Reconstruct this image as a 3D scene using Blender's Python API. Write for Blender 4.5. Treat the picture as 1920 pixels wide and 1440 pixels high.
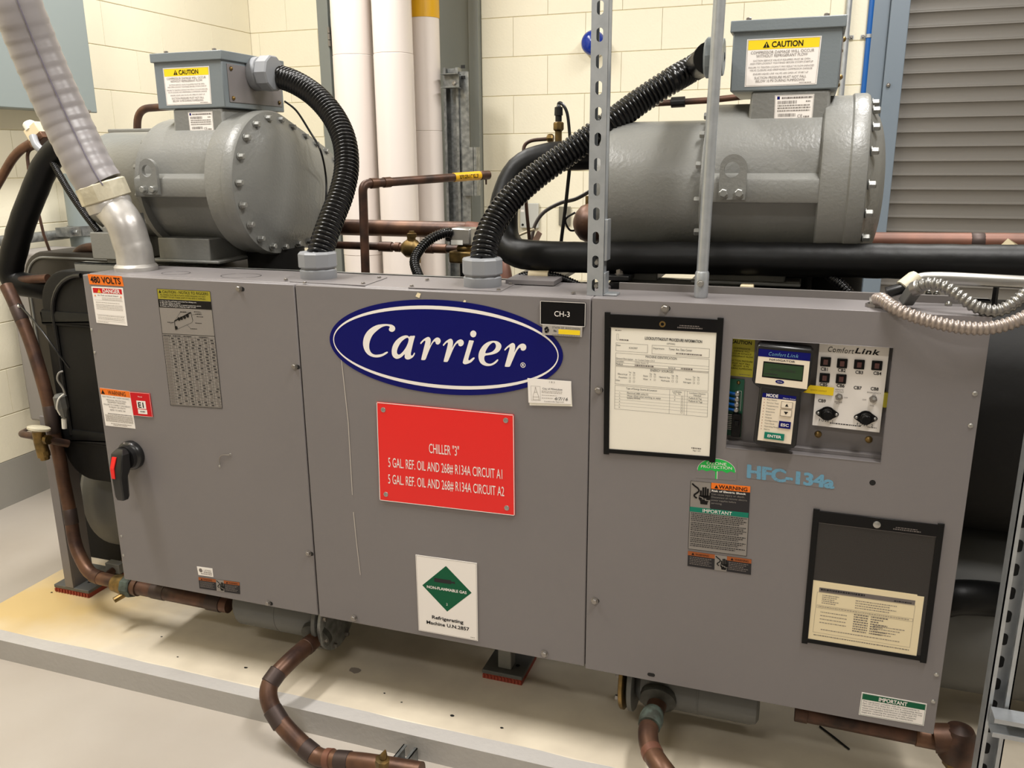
import bpy, math, random
from mathutils import Vector, Matrix
random.seed(7)
S = bpy.context.scene
for o in list(bpy.data.objects): bpy.data.objects.remove(o)
COL = S.collection
V = Vector

# ------------------------------------------------------------------ camera
CAM = V((1.820, -1.756, 1.490)); FPX = 1584.0
YAW, PITCH, ROLL = 0.3337, 0.2605, -0.0067
FWD = V((-math.sin(YAW)*math.cos(PITCH), math.cos(YAW)*math.cos(PITCH), -math.sin(PITCH)))
_r = V((math.cos(YAW), math.sin(YAW), 0)); _u = _r.cross(FWD)
RGT = math.cos(ROLL)*_r + math.sin(ROLL)*_u
UPV = -math.sin(ROLL)*_r + math.cos(ROLL)*_u
cd = bpy.data.cameras.new('camera'); cam = bpy.data.objects.new('camera', cd); COL.objects.link(cam)
cd.sensor_width = 36; cd.lens = FPX/1920*36; cd.clip_start = .05
cam.matrix_world = Matrix(((RGT.x, UPV.x, -FWD.x, CAM.x), (RGT.y, UPV.y, -FWD.y, CAM.y), (RGT.z, UPV.z, -FWD.z, CAM.z), (0, 0, 0, 1)))
S.camera = cam

# ------------------------------------------------------------------ light
w = bpy.data.worlds.new('world'); S.world = w; w.use_nodes = True
w.node_tree.nodes['Background'].inputs[0].default_value = (1, .93, .82, 1)
w.node_tree.nodes['Background'].inputs[1].default_value = .02
S.view_settings.view_transform = 'Standard'; S.view_settings.look = 'None'
S.view_settings.exposure = 0.0; S.view_settings.gamma = 1; S.view_settings.use_curve_mapping = False
def area(x, y, sx, sy, e, z=3.45):
    l = bpy.data.lights.new('tube_or_fill_light', 'AREA'); l.shape = 'RECTANGLE'; l.size = sx; l.size_y = sy; l.energy = e
    l.color = (1, .975, .94)
    o = bpy.data.objects.new('tube_or_fill_light', l); COL.objects.link(o); o.location = (x, y, z)
for lx in (-.45, 2.35):
    for ly, e in ((-.52, 74), (1.35, 44)):
        area(lx, ly, .3, 1.2, e)
area(.9, -3.0, 1.25, .3, 34)  # added fill lamp out front, there to brighten the cabinet faces

# ------------------------------------------------------------------ pixel -> point on a real plane
def ray(x, y): return FWD + RGT*((x-960)/FPX) - UPV*((y-720)/FPX)
def PY(x, y, d): r = ray(x, y); return CAM + r*((d-CAM.y)/r.y)
def PX(x, y, d): r = ray(x, y); return CAM + r*((d-CAM.x)/r.x)
def PZ(x, y, d): r = ray(x, y); return CAM + r*((d-CAM.z)/r.z)

# ------------------------------------------------------------------ materials
def lin(c):
    return tuple(((v/255)/12.92 if v <= 10 else (((v/255)+.055)/1.055)**2.4) for v in c)
MATS = {}
def M(name, rgb, rough=.5, metal=0, bump=0, bscale=60, var=0, vscale=8, rgb2=None, coat=0, vor=False, stretch=None, spec=None):
    if name in MATS: return MATS[name]
    m = bpy.data.materials.new(name); m.use_nodes = True; MATS[name] = m
    nt = m.node_tree; N = nt.nodes; L = nt.links; b = N['Principled BSDF']
    c = lin(rgb); b.inputs['Base Color'].default_value = (*c, 1)
    b.inputs['Roughness'].default_value = rough; b.inputs['Metallic'].default_value = metal
    if spec is None: spec = .18 if name.startswith(('print_', 'plate_')) else .5
    b.inputs['Specular IOR Level'].default_value = spec
    if coat: b.inputs['Coat Weight'].default_value = coat; b.inputs['Coat Roughness'].default_value = .15
    tc = N.new('ShaderNodeTexCoord'); src = tc.outputs['Object']
    if stretch:
        mp = N.new('ShaderNodeMapping'); mp.inputs['Scale'].default_value = stretch; L.new(src, mp.inputs[0]); src = mp.outputs[0]
    if rgb2 or var:
        n = N.new('ShaderNodeTexVoronoi' if vor else 'ShaderNodeTexNoise'); n.inputs['Scale'].default_value = vscale; L.new(src, n.inputs['Vector'])
        if not vor: n.inputs['Detail'].default_value = 5
        r = N.new('ShaderNodeValToRGB'); L.new(n.outputs['Color' if vor else 'Fac'], r.inputs[0])
        c2 = lin(rgb2) if rgb2 else tuple(v*(1-var) for v in c)
        r.color_ramp.elements[0].position = .36; r.color_ramp.elements[1].position = .66
        r.color_ramp.elements[0].color = (*c2, 1); r.color_ramp.elements[1].color = (*c, 1)
        L.new(r.outputs[0], b.inputs['Base Color'])
    if bump:
        n = N.new('ShaderNodeTexNoise'); n.inputs['Scale'].default_value = bscale; n.inputs['Detail'].default_value = 3; L.new(src, n.inputs['Vector'])
        bp = N.new('ShaderNodeBump'); bp.inputs['Strength'].default_value = bump; bp.inputs['Distance'].default_value = .004
        L.new(n.outputs['Fac'], bp.inputs['Height']); L.new(bp.outputs[0], b.inputs['Normal'])
    return m
CAB = M('cabinet_paint', (125, 120, 120), .42, bump=.04, bscale=400, var=.04, vscale=3)
CABD = M('cabinet_dark_grey', (110, 105, 102), .5)
CMP = M('compressor_paint', (128, 128, 124), .36, bump=.22, bscale=120, var=.10, vscale=6)
TBX = M('terminal_box_paint', (118, 126, 130), .4, bump=.08, bscale=200)
WALL = M('block_paint', (243, 236, 213), .55, bump=.25, bscale=90, var=.03, vscale=3)
LWALL = M('mortar_paint', (228, 218, 188), .6)
GBASE = M('grey_base_paint', (158, 155, 148), .5, bump=.1)
FLOOR = M('floor_epoxy', (186, 178, 168), .34, bump=.05, bscale=40, rgb2=(178, 169, 158), vscale=2.2)
EDGE = M('pad_edge_paint', (196, 192, 188), .26, bump=.35, bscale=70, var=.05)
PADF = M('pad_face_paint', (176, 172, 167), .45, bump=.25, bscale=70, var=.05)
INS = M('foam_insulation', (24, 23, 22), .6, bump=.25, bscale=30, spec=.2)
INSP = M('insulation_tape', (15, 15, 15), .42, bump=.3, bscale=25, spec=.2)
RUB = M('black_rubber', (22, 22, 23), .3)
HOSE = M('black_conduit_plastic', (15, 15, 16), .22, spec=.4)
COP = M('old_copper', (112, 80, 60), .42, .5, rgb2=(66, 48, 42), vscale=13, bump=.08)
COPD = M('dark_copper', (98, 68, 54), .45, .45, rgb2=(58, 44, 38), vscale=20, bump=.08)
COPB = M('bright_copper', (124, 80, 62), .5, .25, rgb2=(100, 66, 52), vscale=9)
BRS = M('brass', (150, 122, 72), .4, .8, rgb2=(96, 80, 50), vscale=30)
SOLD = M('solder_band', (74, 62, 58), .5, .6)
VERD = M('verdigris', (92, 104, 96), .6, .2, rgb2=(58, 60, 52), vscale=40)
BOSS = M('dark_boss', (66, 66, 60), .6, .1, rgb2=(48, 46, 40), vscale=40)
GALV = M('galvanised_steel', (184, 188, 192), .36, .6, rgb2=(172, 176, 180), vscale=35)
GALVD = M('worn_galvanised', (150, 152, 150), .42, .7, rgb2=(112, 114, 114), vscale=40)
CHR = M('zinc_metal', (176, 174, 170), .32, .85)
SILV = M('silver_paint', (205, 202, 198), .32, .45, rgb2=(176, 172, 168), vscale=12, bump=.12, bscale=50)
SCRW = M('screw_metal', (150, 145, 140), .35, .8)
DARK = M('dark_hole', (14, 13, 13), .7)
PVC = M('white_pvc_jacket', (238, 228, 222), .22, bump=.03, bscale=5)
YEL = M('yellow_tape', (226, 172, 22), .35)
GPVC = M('grey_pvc_fitting', (140, 142, 146), .4)
SLV = M('grey_flexible_sleeve', (150, 145, 146), .3, bump=.1, bscale=30, var=.06)
SEAM = M('sleeve_seam', (118, 112, 128), .3)
CREAM = M('cream_paint', (216, 208, 184), .5, bump=.3, bscale=80, rgb2=(188, 180, 156), vscale=25)
BEIGE = M('beige_plastic', (222, 206, 172), .5)
PANELG = M('grey_enclosure', (140, 150, 150), .4)
DOORG = M('door_paint', (128, 132, 128), .38)
JAMB = M('blue_grey_steel', (118, 130, 142), .38)
SLAT = M('shutter_slat', (116, 112, 106), .45, bump=.03)
BLUEP = M('blue_conduit', (24, 92, 168), .3)
ALRM = M('blue_lens', (20, 52, 150), .2)
WHT = M('white_plastic', (232, 230, 222), .4)
PLATE = M('cover_plate', (196, 196, 190), .35)
STEELP = M('steel_wall_plate', (150, 146, 132), .4, .5)
SHELL = M('shell_paint', (98, 98, 95), .5, bump=.1, var=.12, vscale=5)
BOLT = M('bolt_metal', (142, 142, 138), .35, .35)
REDR = M('red_rubber', (150, 62, 44), .6)
REDB = M('red_paint', (170, 30, 34), .5)
# flat print
P_W = M('print_white', (246, 240, 234), .45); P_K = M('print_black', (22, 20, 20), .5)
P_GR = M('print_grey', (120, 112, 108), .5); P_Y = M('print_yellow', (250, 216, 44), .45)
P_O = M('print_orange', (244, 124, 42), .45); P_R = M('print_red', (206, 28, 36), .42)
P_SR = M('sign_red', (238, 34, 30), .35); P_G = M('print_green', (22, 92, 62), .45); P_T = M('print_teal', (26, 122, 100), .45)
P_BL = M('print_navy', (14, 17, 100), .3); P_OL = M('print_olive', (160, 150, 50), .5)
P_LB = M('stencil_blue', (106, 158, 186), .6); P_LG = M('print_lime', (46, 190, 84), .45)
P_TG = M('print_label_grey', (142, 136, 130), .5); P_PA = M('paper', (250, 244, 230), .6)
P_PC = M('cream_paper', (244, 228, 190), .6); P_BK = M('plate_black', (18, 17, 18), .28)
P_DO = M('print_dull_orange', (158, 88, 48), .5); P_DK = M('print_charcoal', (48, 46, 48), .5)
P_LCD = M('lcd_green', (40, 66, 38), .25); P_SIL = M('tag_silver', (186, 180, 172), .35, .3)
P_CR = M('keypad_cream', (240, 226, 204), .45); P_PCB = M('circuit_green', (10, 92, 66), .4); P_PK = M('scratch_grey', (188, 180, 172), .6)
P_PGR = M('print_pale_grey', (150, 140, 130), .6)  # pale grey ink for fine print, also used for a pad speck

def pad_material():
    m = bpy.data.materials.new('stained_pad'); m.use_nodes = True; nt = m.node_tree; N = nt.nodes; L = nt.links; b = N['Principled BSDF']
    b.inputs['Roughness'].default_value = .45
    tc = N.new('ShaderNodeTexCoord'); n = N.new('ShaderNodeTexNoise'); n.inputs['Scale'].default_value = 5; n.inputs['Detail'].default_value = 6
    L.new(tc.outputs['Object'], n.inputs['Vector'])
    base = N.new('ShaderNodeValToRGB'); L.new(n.outputs['Fac'], base.inputs[0])
    base.color_ramp.elements[0].color = (*lin((210, 198, 178)), 1); base.color_ramp.elements[0].position = .35
    base.color_ramp.elements[1].color = (*lin((232, 220, 198)), 1); base.color_ramp.elements[1].position = .65
    # rust stain with its own shape near the left foot (object origin sits there)
    d = N.new('ShaderNodeVectorMath'); d.operation = 'LENGTH'
    sc = N.new('ShaderNodeMapping'); sc.inputs['Location'].default_value = (.12, -.06, 0); sc.inputs['Scale'].default_value = (1.35, 2.0, 1)
    L.new(tc.outputs['Object'], sc.inputs[0]); L.new(sc.outputs[0], d.inputs[0])
    n2 = N.new('ShaderNodeTexNoise'); n2.inputs['Scale'].default_value = 7; n2.inputs['Detail'].default_value = 4; L.new(tc.outputs['Object'], n2.inputs['Vector'])
    ad = N.new('ShaderNodeMath'); ad.operation = 'MULTIPLY_ADD'; ad.inputs[1].default_value = .55; L.new(n2.outputs['Fac'], ad.inputs[0]); L.new(d.outputs['Value'], ad.inputs[2])
    rp = N.new('ShaderNodeValToRGB'); L.new(ad.outputs[0], rp.inputs[0])
    rp.color_ramp.elements[0].position = .42; rp.color_ramp.elements[0].color = (.85, .85, .85, 1)
    rp.color_ramp.elements[1].position = 1.0; rp.color_ramp.elements[1].color = (0, 0, 0, 1)
    mx = N.new('ShaderNodeMixRGB'); L.new(rp.outputs[0], mx.inputs[0]); L.new(base.outputs[0], mx.inputs[1]); mx.inputs[2].default_value = (*lin((222, 190, 122)), 1)
    L.new(mx.outputs[0], b.inputs['Base Color'])
    return m
PAD = pad_material()

def clear_vinyl():
    m = bpy.data.materials.new('clear_vinyl'); m.use_nodes = True; nt = m.node_tree; N = nt.nodes; L = nt.links
    N.remove(N['Principled BSDF']); out = N['Material Output']
    t = N.new('ShaderNodeBsdfTransparent'); g = N.new('ShaderNodeBsdfGlossy'); g.inputs['Roughness'].default_value = .12
    f = N.new('ShaderNodeFresnel'); f.inputs[0].default_value = 1.16; mx = N.new('ShaderNodeMixShader')
    L.new(f.outputs[0], mx.inputs[0]); L.new(t.outputs[0], mx.inputs[1]); L.new(g.outputs[0], mx.inputs[2]); L.new(mx.outputs[0], out.inputs[0])
    return m
VINYL = clear_vinyl()

# ------------------------------------------------------------------ mesh builder
class MB:
    def __init__(s, mat=None): s.v = []; s.f = []; s.m = []; s.mats = []; s.cur = mat
    def mi(s, m):
        m = m or s.cur
        if m not in s.mats: s.mats.append(m)
        return s.mats.index(m)
    def add(s, vs, fs, m=None):
        o = len(s.v); k = s.mi(m); s.v += [tuple(p) for p in vs]
        for f in fs: s.f.append([i+o for i in f]); s.m.append(k)
        return s
    def box(s, x0, x1, y0, y1, z0, z1, m=None):
        return s.add([(x, y, z) for x in (x0, x1) for y in (y0, y1) for z in (z0, z1)],
                     [(0, 1, 3, 2), (4, 6, 7, 5), (0, 4, 5, 1), (2, 3, 7, 6), (0, 2, 6, 4), (1, 5, 7, 3)], m)
    def obox(s, c, a, b, d, m=None):            # centre and three half-axis vectors
        c = V(c); a = V(a); b = V(b); d = V(d)
        return s.add([c+a*i+b*j+d*k for i in (-1, 1) for j in (-1, 1) for k in (-1, 1)],
                     [(0, 1, 3, 2), (4, 6, 7, 5), (0, 4, 5, 1), (2, 3, 7, 6), (0, 2, 6, 4), (1, 5, 7, 3)], m)
    def slab(s, q, back, m=None):               # quad extruded by a vector
        q = [V(p) for p in q]; back = V(back); n = len(q)
        fs = [tuple(range(n)), tuple(range(2*n-1, n-1, -1))] + [(i, i+n, (i+1) % n+n, (i+1) % n) for i in range(n)]
        return s.add(q + [p+back for p in q], fs, m)
    def bar(s, p, q, wd, th, m=None, up=(0, 0, 1)):
        p = V(p); q = V(q); d = (q-p); L = d.length; d.normalize(); up = V(up); a = d.cross(up).normalized(); b = a.cross(d)
        return s.obox((p+q)/2, d*L/2, a*wd/2, b*th/2, m)
    def loft(s, rings, m=None, cap0=True, cap1=True):
        n = len(rings[0]); vs = [p for r in rings for p in r]; fs = []
        for i in range(len(rings)-1):
            for j in range(n): k = (j+1) % n; fs.append((i*n+j, i*n+k, (i+1)*n+k, (i+1)*n+j))
        if cap0: fs.append(tuple(range(n-1, -1, -1)))
        if cap1: fs.append(tuple(range((len(rings)-1)*n, len(rings)*n)))
        return s.add(vs, fs, m)
    def lathe(s, p, d, prof, n=28, m=None, caps=True, flat=0):     # prof: (distance along d, radius)
        p = V(p); d = V(d).normalized(); a = d.orthogonal().normalized(); b = d.cross(a)
        if abs(d.x) > .99: a = V((0, 1, 0)); b = d.cross(a)
        rings = [[p+d*t+(a*math.cos(2*math.pi*(j+flat)/n)+b*math.sin(2*math.pi*(j+flat)/n))*max(r, 1e-4) for j in range(n)] for t, r in prof]
        return s.loft(rings, m, caps, caps)
    def cyl(s, p, q, r, n=20, m=None, r2=None):
        p = V(p); q = V(q); return s.lathe(p, q-p, [(0, r), ((q-p).length, r if r2 is None else r2)], n, m)
    def ball(s, c, r, n=14, m=None, sx=1):
        return s.lathe(V(c)-V((0, 0, r)), (0, 0, 1), [(r-r*math.cos(math.pi*i/8), r*math.sin(math.pi*i/8)*sx) for i in range(9)], n, m)
    def tube(s, pts, r, n=14, m=None, caps=True):                  # r: number or list
        P = [V(p) for p in pts]; k = len(P); rings = []; a = None
        for i in range(k):
            t = (P[min(i+1, k-1)]-P[max(i-1, 0)]).normalized()
            if a is None: a = t.orthogonal().normalized()
            else:
                a = a-t*a.dot(t); a.normalize()
            b = t.cross(a); rr = r[i] if isinstance(r, (list, tuple)) else r
            rings.append([P[i]+(a*math.cos(2*math.pi*j/n)+b*math.sin(2*math.pi*j/n))*rr for j in range(n)])
        return s.loft(rings, m, caps, caps)
    def ring(s, p, d, r0, r1, th, n=28, m=None):
        p = V(p); d = V(d).normalized()
        return s.lathe(p, d, [(0, r0), (0, r1), (th, r1), (th, r0), (0, r0)], n, m, caps=False)
    def hexn(s, p, d, r, h, m=None):            # washer and hex head
        s.lathe(p, d, [(0, r*1.25), (r*.2, r*1.25)], 14, m); s.lathe(V(p)+V(d).normalized()*r*.2, d, [(0, r), (h*.85, r), (h, r*.8)], 6, m); return s

def rootloc(o):
    while o.parent: o = o.parent
    return o.location.copy()
def smooth(me, ang):
    for p in me.polygons: p.use_smooth = True
    me.set_sharp_from_angle(angle=math.radians(ang))
def build(mb, name, parent=None, label=None, loc=None, ang=35, bevel=0):
    o0 = rootloc(parent) if parent else V(loc or (0, 0, 0))
    me = bpy.data.meshes.new(name)
    me.from_pydata([(x-o0.x, y-o0.y, z-o0.z) for x, y, z in mb.v], [], mb.f)
    for m in mb.mats: me.materials.append(m)
    me.polygons.foreach_set('material_index', mb.m); me.update()
    if ang: smooth(me, ang)
    o = bpy.data.objects.new(name, me); COL.objects.link(o)
    if parent: o.parent = parent
    else: o.location = o0
    if label: o['label'] = label
    if bevel:
        b = o.modifiers.new('bevel', 'BEVEL'); b.width = bevel; b.segments = 2; b.limit_method = 'ANGLE'; b.angle_limit = math.radians(50)
    return o
def tag(o, label, cat, group=None):
    o['label'] = label; o['category'] = cat
    if group: o['group'] = group
    return o
def thing(name, label, cat, loc, group=None):
    o = bpy.data.objects.new(name, None); COL.objects.link(o); o.location = V(loc); o.empty_display_size = .1
    return tag(o, label, cat, group)
def solo(mb, name, label, cat, loc=None, group=None, **k):
    if loc is None:
        xs = [p[0] for p in mb.v]; ys = [p[1] for p in mb.v]; zs = [p[2] for p in mb.v]
        loc = ((min(xs)+max(xs))/2, (min(ys)+max(ys))/2, min(zs))
    return tag(build(mb, name, None, None, loc, **k), label, cat, group)
def struct(o): o['kind'] = 'structure'; return o
def copy_tree(o, parent=None):
    c = o.copy(); COL.objects.link(c)
    if parent: c.parent = parent
    for ch in list(o.children): copy_tree(ch, c)
    return c

def catmull(P, sub=8, closed=False):
    P = [V(p) for p in P]; n = len(P); out = []
    for i in range(n if closed else n-1):
        if closed: a, b, c, d = P[i-1], P[i], P[(i+1) % n], P[(i+2) % n]
        else: a, b, c, d = P[max(i-1, 0)], P[i], P[i+1], P[min(i+2, n-1)]
        for k in range(sub):
            t = k/sub; out.append(.5*((2*b)+(c-a)*t+(2*a-5*b+4*c-d)*t*t+(3*b-a-3*c+d)*t**3))
    if not closed: out.append(P[-1])
    return out
def fillet(P, r, n=8):
    P = [V(p) for p in P]; out = [P[0]]
    for i in range(1, len(P)-1):
        a = P[i-1]-P[i]; b = P[i+1]-P[i]; ra = min(r, a.length*.48); rb = min(r, b.length*.48)
        p0 = P[i]+a.normalized()*ra; p1 = P[i]+b.normalized()*rb
        for k in range(n+1):
            t = k/n; out.append(p0*(1-t)**2+P[i]*2*t*(1-t)+p1*t*t)
    out.append(P[-1]); return out
def resample(P, step):
    P = [V(p) for p in P]; out = [P[0]]; acc = 0; tot = sum((P[i+1]-P[i]).length for i in range(len(P)-1)); n = max(2, round(tot/step)); st = tot/n; need = st
    for i in range(len(P)-1):
        a, b = P[i], P[i+1]; L = (b-a).length; pos = 0
        while L > 1e-9 and pos+need <= L+1e-9 and len(out) < n:
            pos += need; out.append(a+(b-a)*(pos/L)); need = st
        need -= (L-pos)
    out.append(P[-1]); return out
def corrugated(P, r, pitch, depth, n=18, mat=None, sharp=False):
    k = 6; Q = resample(catmull(P, 14), pitch/k); mb = MB(mat)
    sh = [1, .9, .25, 0, .25, .9] if not sharp else [1, .86, .3, 0, .3, .86]
    mb.tube(Q, [r-depth+depth*sh[i % k] for i in range(len(Q))], n); return mb
def pxs(lst): return [PY(*p) for p in lst]

# ------------------------------------------------------------------ lettering (built-in font, cached glyph meshes)
CH = "ABCDEFGHIJKLMNOPQRSTUVWXYZabcdefghijklmnopqrstuvwxyz0123456789\"#-.,/&:()'+%"
GL = {}
def load_glyphs():
    tmp = []
    for bold in (0, 1):
        for c in CH:
            for s in (c, 'H'+c+'H'):
                cu = bpy.data.curves.new('t', 'FONT'); cu.body = s; cu.size = 1; cu.resolution_u = 3; cu.offset = .022 if bold else 0
                o = bpy.data.objects.new('t', cu); COL.objects.link(o); tmp.append((bold, c, s, o))
    cu = bpy.data.curves.new('t', 'FONT'); cu.body = 'HH'; cu.size = 1; o = bpy.data.objects.new('t', cu); COL.objects.link(o); tmp.append((2, 'HH', 'HH', o))
    bpy.context.view_layer.update(); dg = bpy.context.evaluated_depsgraph_get(); wd = {}
    for bold, c, s, o in tmp:
        me = bpy.data.meshes.new_from_object(o.evaluated_get(dg))
        vs = [(v.co.x, v.co.y) for v in me.vertices]
        if s == c and bold < 2: GL[(bold, c)] = (vs, [tuple(p.vertices) for p in me.polygons])
        xs = [v[0] for v in vs]; wd[(bold, s)] = max(xs)-min(xs)
        if s == 'HH': hh = wd[(2, 'HH')]
        bpy.data.meshes.remove(me)
    ys = [v[1] for v in GL[(0, 'H')][0]]; cap = max(ys)-min(ys)
    wH = max(v[0] for v in GL[(0, 'H')][0])-min(v[0] for v in GL[(0, 'H')][0])
    for b in (0, 1):
        for c in CH:
            adv = wd[(b, 'H'+c+'H')]-hh - (.044 if b else 0)
            vs, fs = GL[(b, c)]; GL[(b, c)] = ([(x/cap, y/cap) for x, y in vs], fs, adv/cap)
    for bold, c, s, o in tmp:
        cu = o.data; bpy.data.objects.remove(o); bpy.data.curves.remove(cu)
load_glyphs()
def glyphs(s, bold=0, track=0):
    vs = []; fs = []; x = 0
    for c in s:
        if c == ' ': x += .42+track; continue
        g = GL.get((bold, c))
        if not g: continue
        o = len(vs); vs += [(a+x, b) for a, b in g[0]]; fs += [tuple(i+o for i in f) for f in g[1]]; x += g[2]+track
    return vs, fs, x-track
def fillpoly(polys):                            # 2D outlines (with holes) -> triangles
    cu = bpy.data.curves.new('t', 'CURVE'); cu.dimensions = '2D'; cu.fill_mode = 'BOTH'
    for P in polys:
        sp = cu.splines.new('POLY'); sp.points.add(len(P)-1); sp.use_cyclic_u = True
        for i, p in enumerate(P): sp.points[i].co = (p[0], p[1], 0, 1)
    o = bpy.data.objects.new('t', cu); COL.objects.link(o); bpy.context.view_layer.update()
    me = bpy.data.meshes.new_from_object(o.evaluated_get(bpy.context.evaluated_depsgraph_get()))
    r = ([(v.co.x, v.co.y) for v in me.vertices], [tuple(p.vertices) for p in me.polygons])
    bpy.data.meshes.remove(me); bpy.data.objects.remove(o); bpy.data.curves.remove(cu); return r

class Sheet:                                    # a flat printed piece: u to the right, v downwards, both 0..1
    def __init__(s, tl, tr, br, bl, base, thick=.0006):
        s.q = [V(p) for p in (tl, tr, br, bl)]; s.base = base; s.th = thick
        s.n = (s.q[3]-s.q[0]).cross(s.q[1]-s.q[0]).normalized()
        if s.n.dot(CAM-s.q[0]) < 0: s.n = -s.n
        s.W = ((s.q[1]-s.q[0]).length+(s.q[2]-s.q[3]).length)/2; s.H = ((s.q[3]-s.q[0]).length+(s.q[2]-s.q[1]).length)/2
        s.p = MB(P_K); s.k = 1
    def at(s, u, v, k=0):
        a, b, c, d = s.q; return (a*(1-u)+b*u)*(1-v)+(d*(1-u)+c*u)*v+s.n*(k*.00022)
    def rect(s, u0, v0, u1, v1, m, k=1):
        s.p.add([s.at(u0, v0, k), s.at(u0, v1, k), s.at(u1, v1, k), s.at(u1, v0, k)], [(0, 1, 2, 3)], m); return s
    def frame(s, u0, v0, u1, v1, t, m, k=2):
        tu = t/s.W; tv = t/s.H
        s.rect(u0, v0, u1, v0+tv, m, k); s.rect(u0, v1-tv, u1, v1, m, k); s.rect(u0, v0, u0+tu, v1, m, k); s.rect(u1-tu, v0, u1, v1, m, k); return s
    def poly(s, P, m, k=2): s.p.add([s.at(u, v, k) for u, v in P], [tuple(range(len(P)))], m); return s
    def disc(s, u, v, r, m, k=2, n=20, sy=1):
        return s.poly([(u+r/s.W*math.cos(2*math.pi*i/n), v-r*sy/s.H*math.sin(2*math.pi*i/n)) for i in range(n)], m, k)
    def text(s, t, u, v, h, m=None, w=None, al='c', bold=0, sh=0, k=3, track=0):   # v: baseline, h: cap height, w: width
        vs, fs, L = glyphs(t, bold, track)
        sy = h; sx = h*s.H/s.W
        if w: sx = w/max(L, .01)
        x0 = u-(L*sx/2 if al == 'c' else (L*sx if al == 'r' else 0))
        s.p.add([s.at(x0+(a+sh*b)*sx, v-b*sy, k) for a, b in vs], fs, m or P_K); return s
    def greek(s, u0, u1, v, h, m=None, seed=0, k=2):                               # a line of print too small to read
        r = random.Random(seed*31+int(v*9973)); u = u0
        while u < u1-.004:
            l = min(r.uniform(.025, .09)*.6/s.W*.1, u1-u); s.rect(u, v-h, u+l, v, m or P_GR, k); u += l+.011/s.W*.1
        return s
    def tri(s, u, v, h, m, k=3, bang=None):
        w = h*s.H/s.W*1.1; s.poly([(u, v-h), (u-w/2, v), (u+w/2, v)], m, k)
        if bang: s.rect(u-w*.06, v-h*.68, u+w*.06, v-h*.3, bang, k+1); s.rect(u-w*.06, v-h*.2, u+w*.06, v-h*.08, bang, k+1)
        return s
    def build(s, parent, name, label=None, cat=None, group=None, letters='lettering'):
        b = MB(s.base); q = [p-s.n*s.th for p in s.q]; b.slab(q, s.n*s.th)
        if parent: o = build(b, name, parent, label, ang=0)
        else: o = solo(b, name, label, cat, group=group, ang=0)
        if s.p.v: build(s.p, letters, o, ang=0)
        return o
def sheetY(tl, tr, br, bl, base, y=-.0008, **k): return Sheet(*[PY(*p, y) for p in (tl, tr, br, bl)], base, **k)

# ================================================================== THE ROOM
WX, WY, CEIL = -1.47, 2.93, 3.6
RX, FY = 4.6, -4.2
fl = struct(build(MB(FLOOR).box(WX-.2, RX+.2, FY-.2, WY+.2, -.1, 0), 'floor'))
struct(build(MB(WHT).box(WX-.2, RX+.2, FY-.2, WY+.2, CEIL, CEIL+.1), 'ceiling'))
struct(build(MB(GBASE).box(RX, RX+.15, FY, WY, 0, CEIL), 'wall_right'))
struct(build(MB(GBASE).box(WX, RX, FY-.15, FY, 0, CEIL), 'wall_front'))
wb = struct(build(MB(LWALL).box(WX-.15, RX, WY+.006, WY+.15, 0, CEIL), 'wall_back'))
wl = struct(build(MB(LWALL).box(WX-.15, WX-.006, FY, WY+.006, 0, CEIL), 'wall_left'))
CO = .2032; BL = .4064
BLKM = {}
def block_mesh(L, axis):
    key = (round(L, 3), axis)
    if key in BLKM: return BLKM[key]
    h = CO; a = .0035; c = .0014; d = .006; mb = MB(WALL)
    # local: s along wall, d outwards; face inset = painted joint
    back = [(0.0004, 0, 0.0006), (L-.0004, 0, .0006), (L-.0004, 0, h-.0006), (.0004, 0, h-.0006)]
    front = [(c, d, a), (L-c, d, a), (L-c, d, h-a), (c, d, h-a)]
    mid = [(c*.5, d*.55, a*.45), (L-c*.5, d*.55, a*.45), (L-c*.5, d*.55, h-a*.45), (c*.5, d*.55, h-a*.45)]
    mb.loft([back, mid, front], cap0=False)
    me = bpy.data.meshes.new('block')
    f = (lambda p: (p[0], -p[1], p[2])) if axis == 'y' else (lambda p: (p[1], p[0], p[2]))
    me.from_pydata([f(p) for p in mb.v], [], mb.f); me.materials.append(WALL); BLKM[key] = me; return me
def lay(parent, axis, z0, z1, s0, s1, phase, holes):
    for r in range(z0, z1):
        s = phase[r % 2]
        while s > s0: s -= BL
        while s < s1:
            a = max(s, s0); b = min(s+BL, s1)
            segs = [(a, b)]
            for h0, h1, hz in holes:
                if r*CO < hz:
                    segs = [t for x, y in segs for t in ((x, min(y, h0)), (max(x, h1), y)) if t[1]-t[0] > .03]
            for x, y in segs:
                o = bpy.data.objects.new('block', block_mesh(y-x, axis)); COL.objects.link(o)
                o.parent = parent
                o.location = (x, WY+.006, r*CO) if axis == 'y' else (WX-.006, x, r*CO)
            s += BL
DOORH = 2.75
lay(wb, 'y', 0, 13, WX, 2.03, (.2155, .4125), [(-.975, .03, DOORH)])
lay(wl, 'x', 1, 13, .55, WY, (1.745, 1.748-.2032), [])
struct(build(MB(GBASE).box(WX-.004, WX+.003, FY, WY, 0, CO), 'baseboard_left'))
struct(build(MB(GBASE).box(WX, -.98, WY-.003, WY+.004, 0, CO), 'baseboard_back'))

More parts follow.
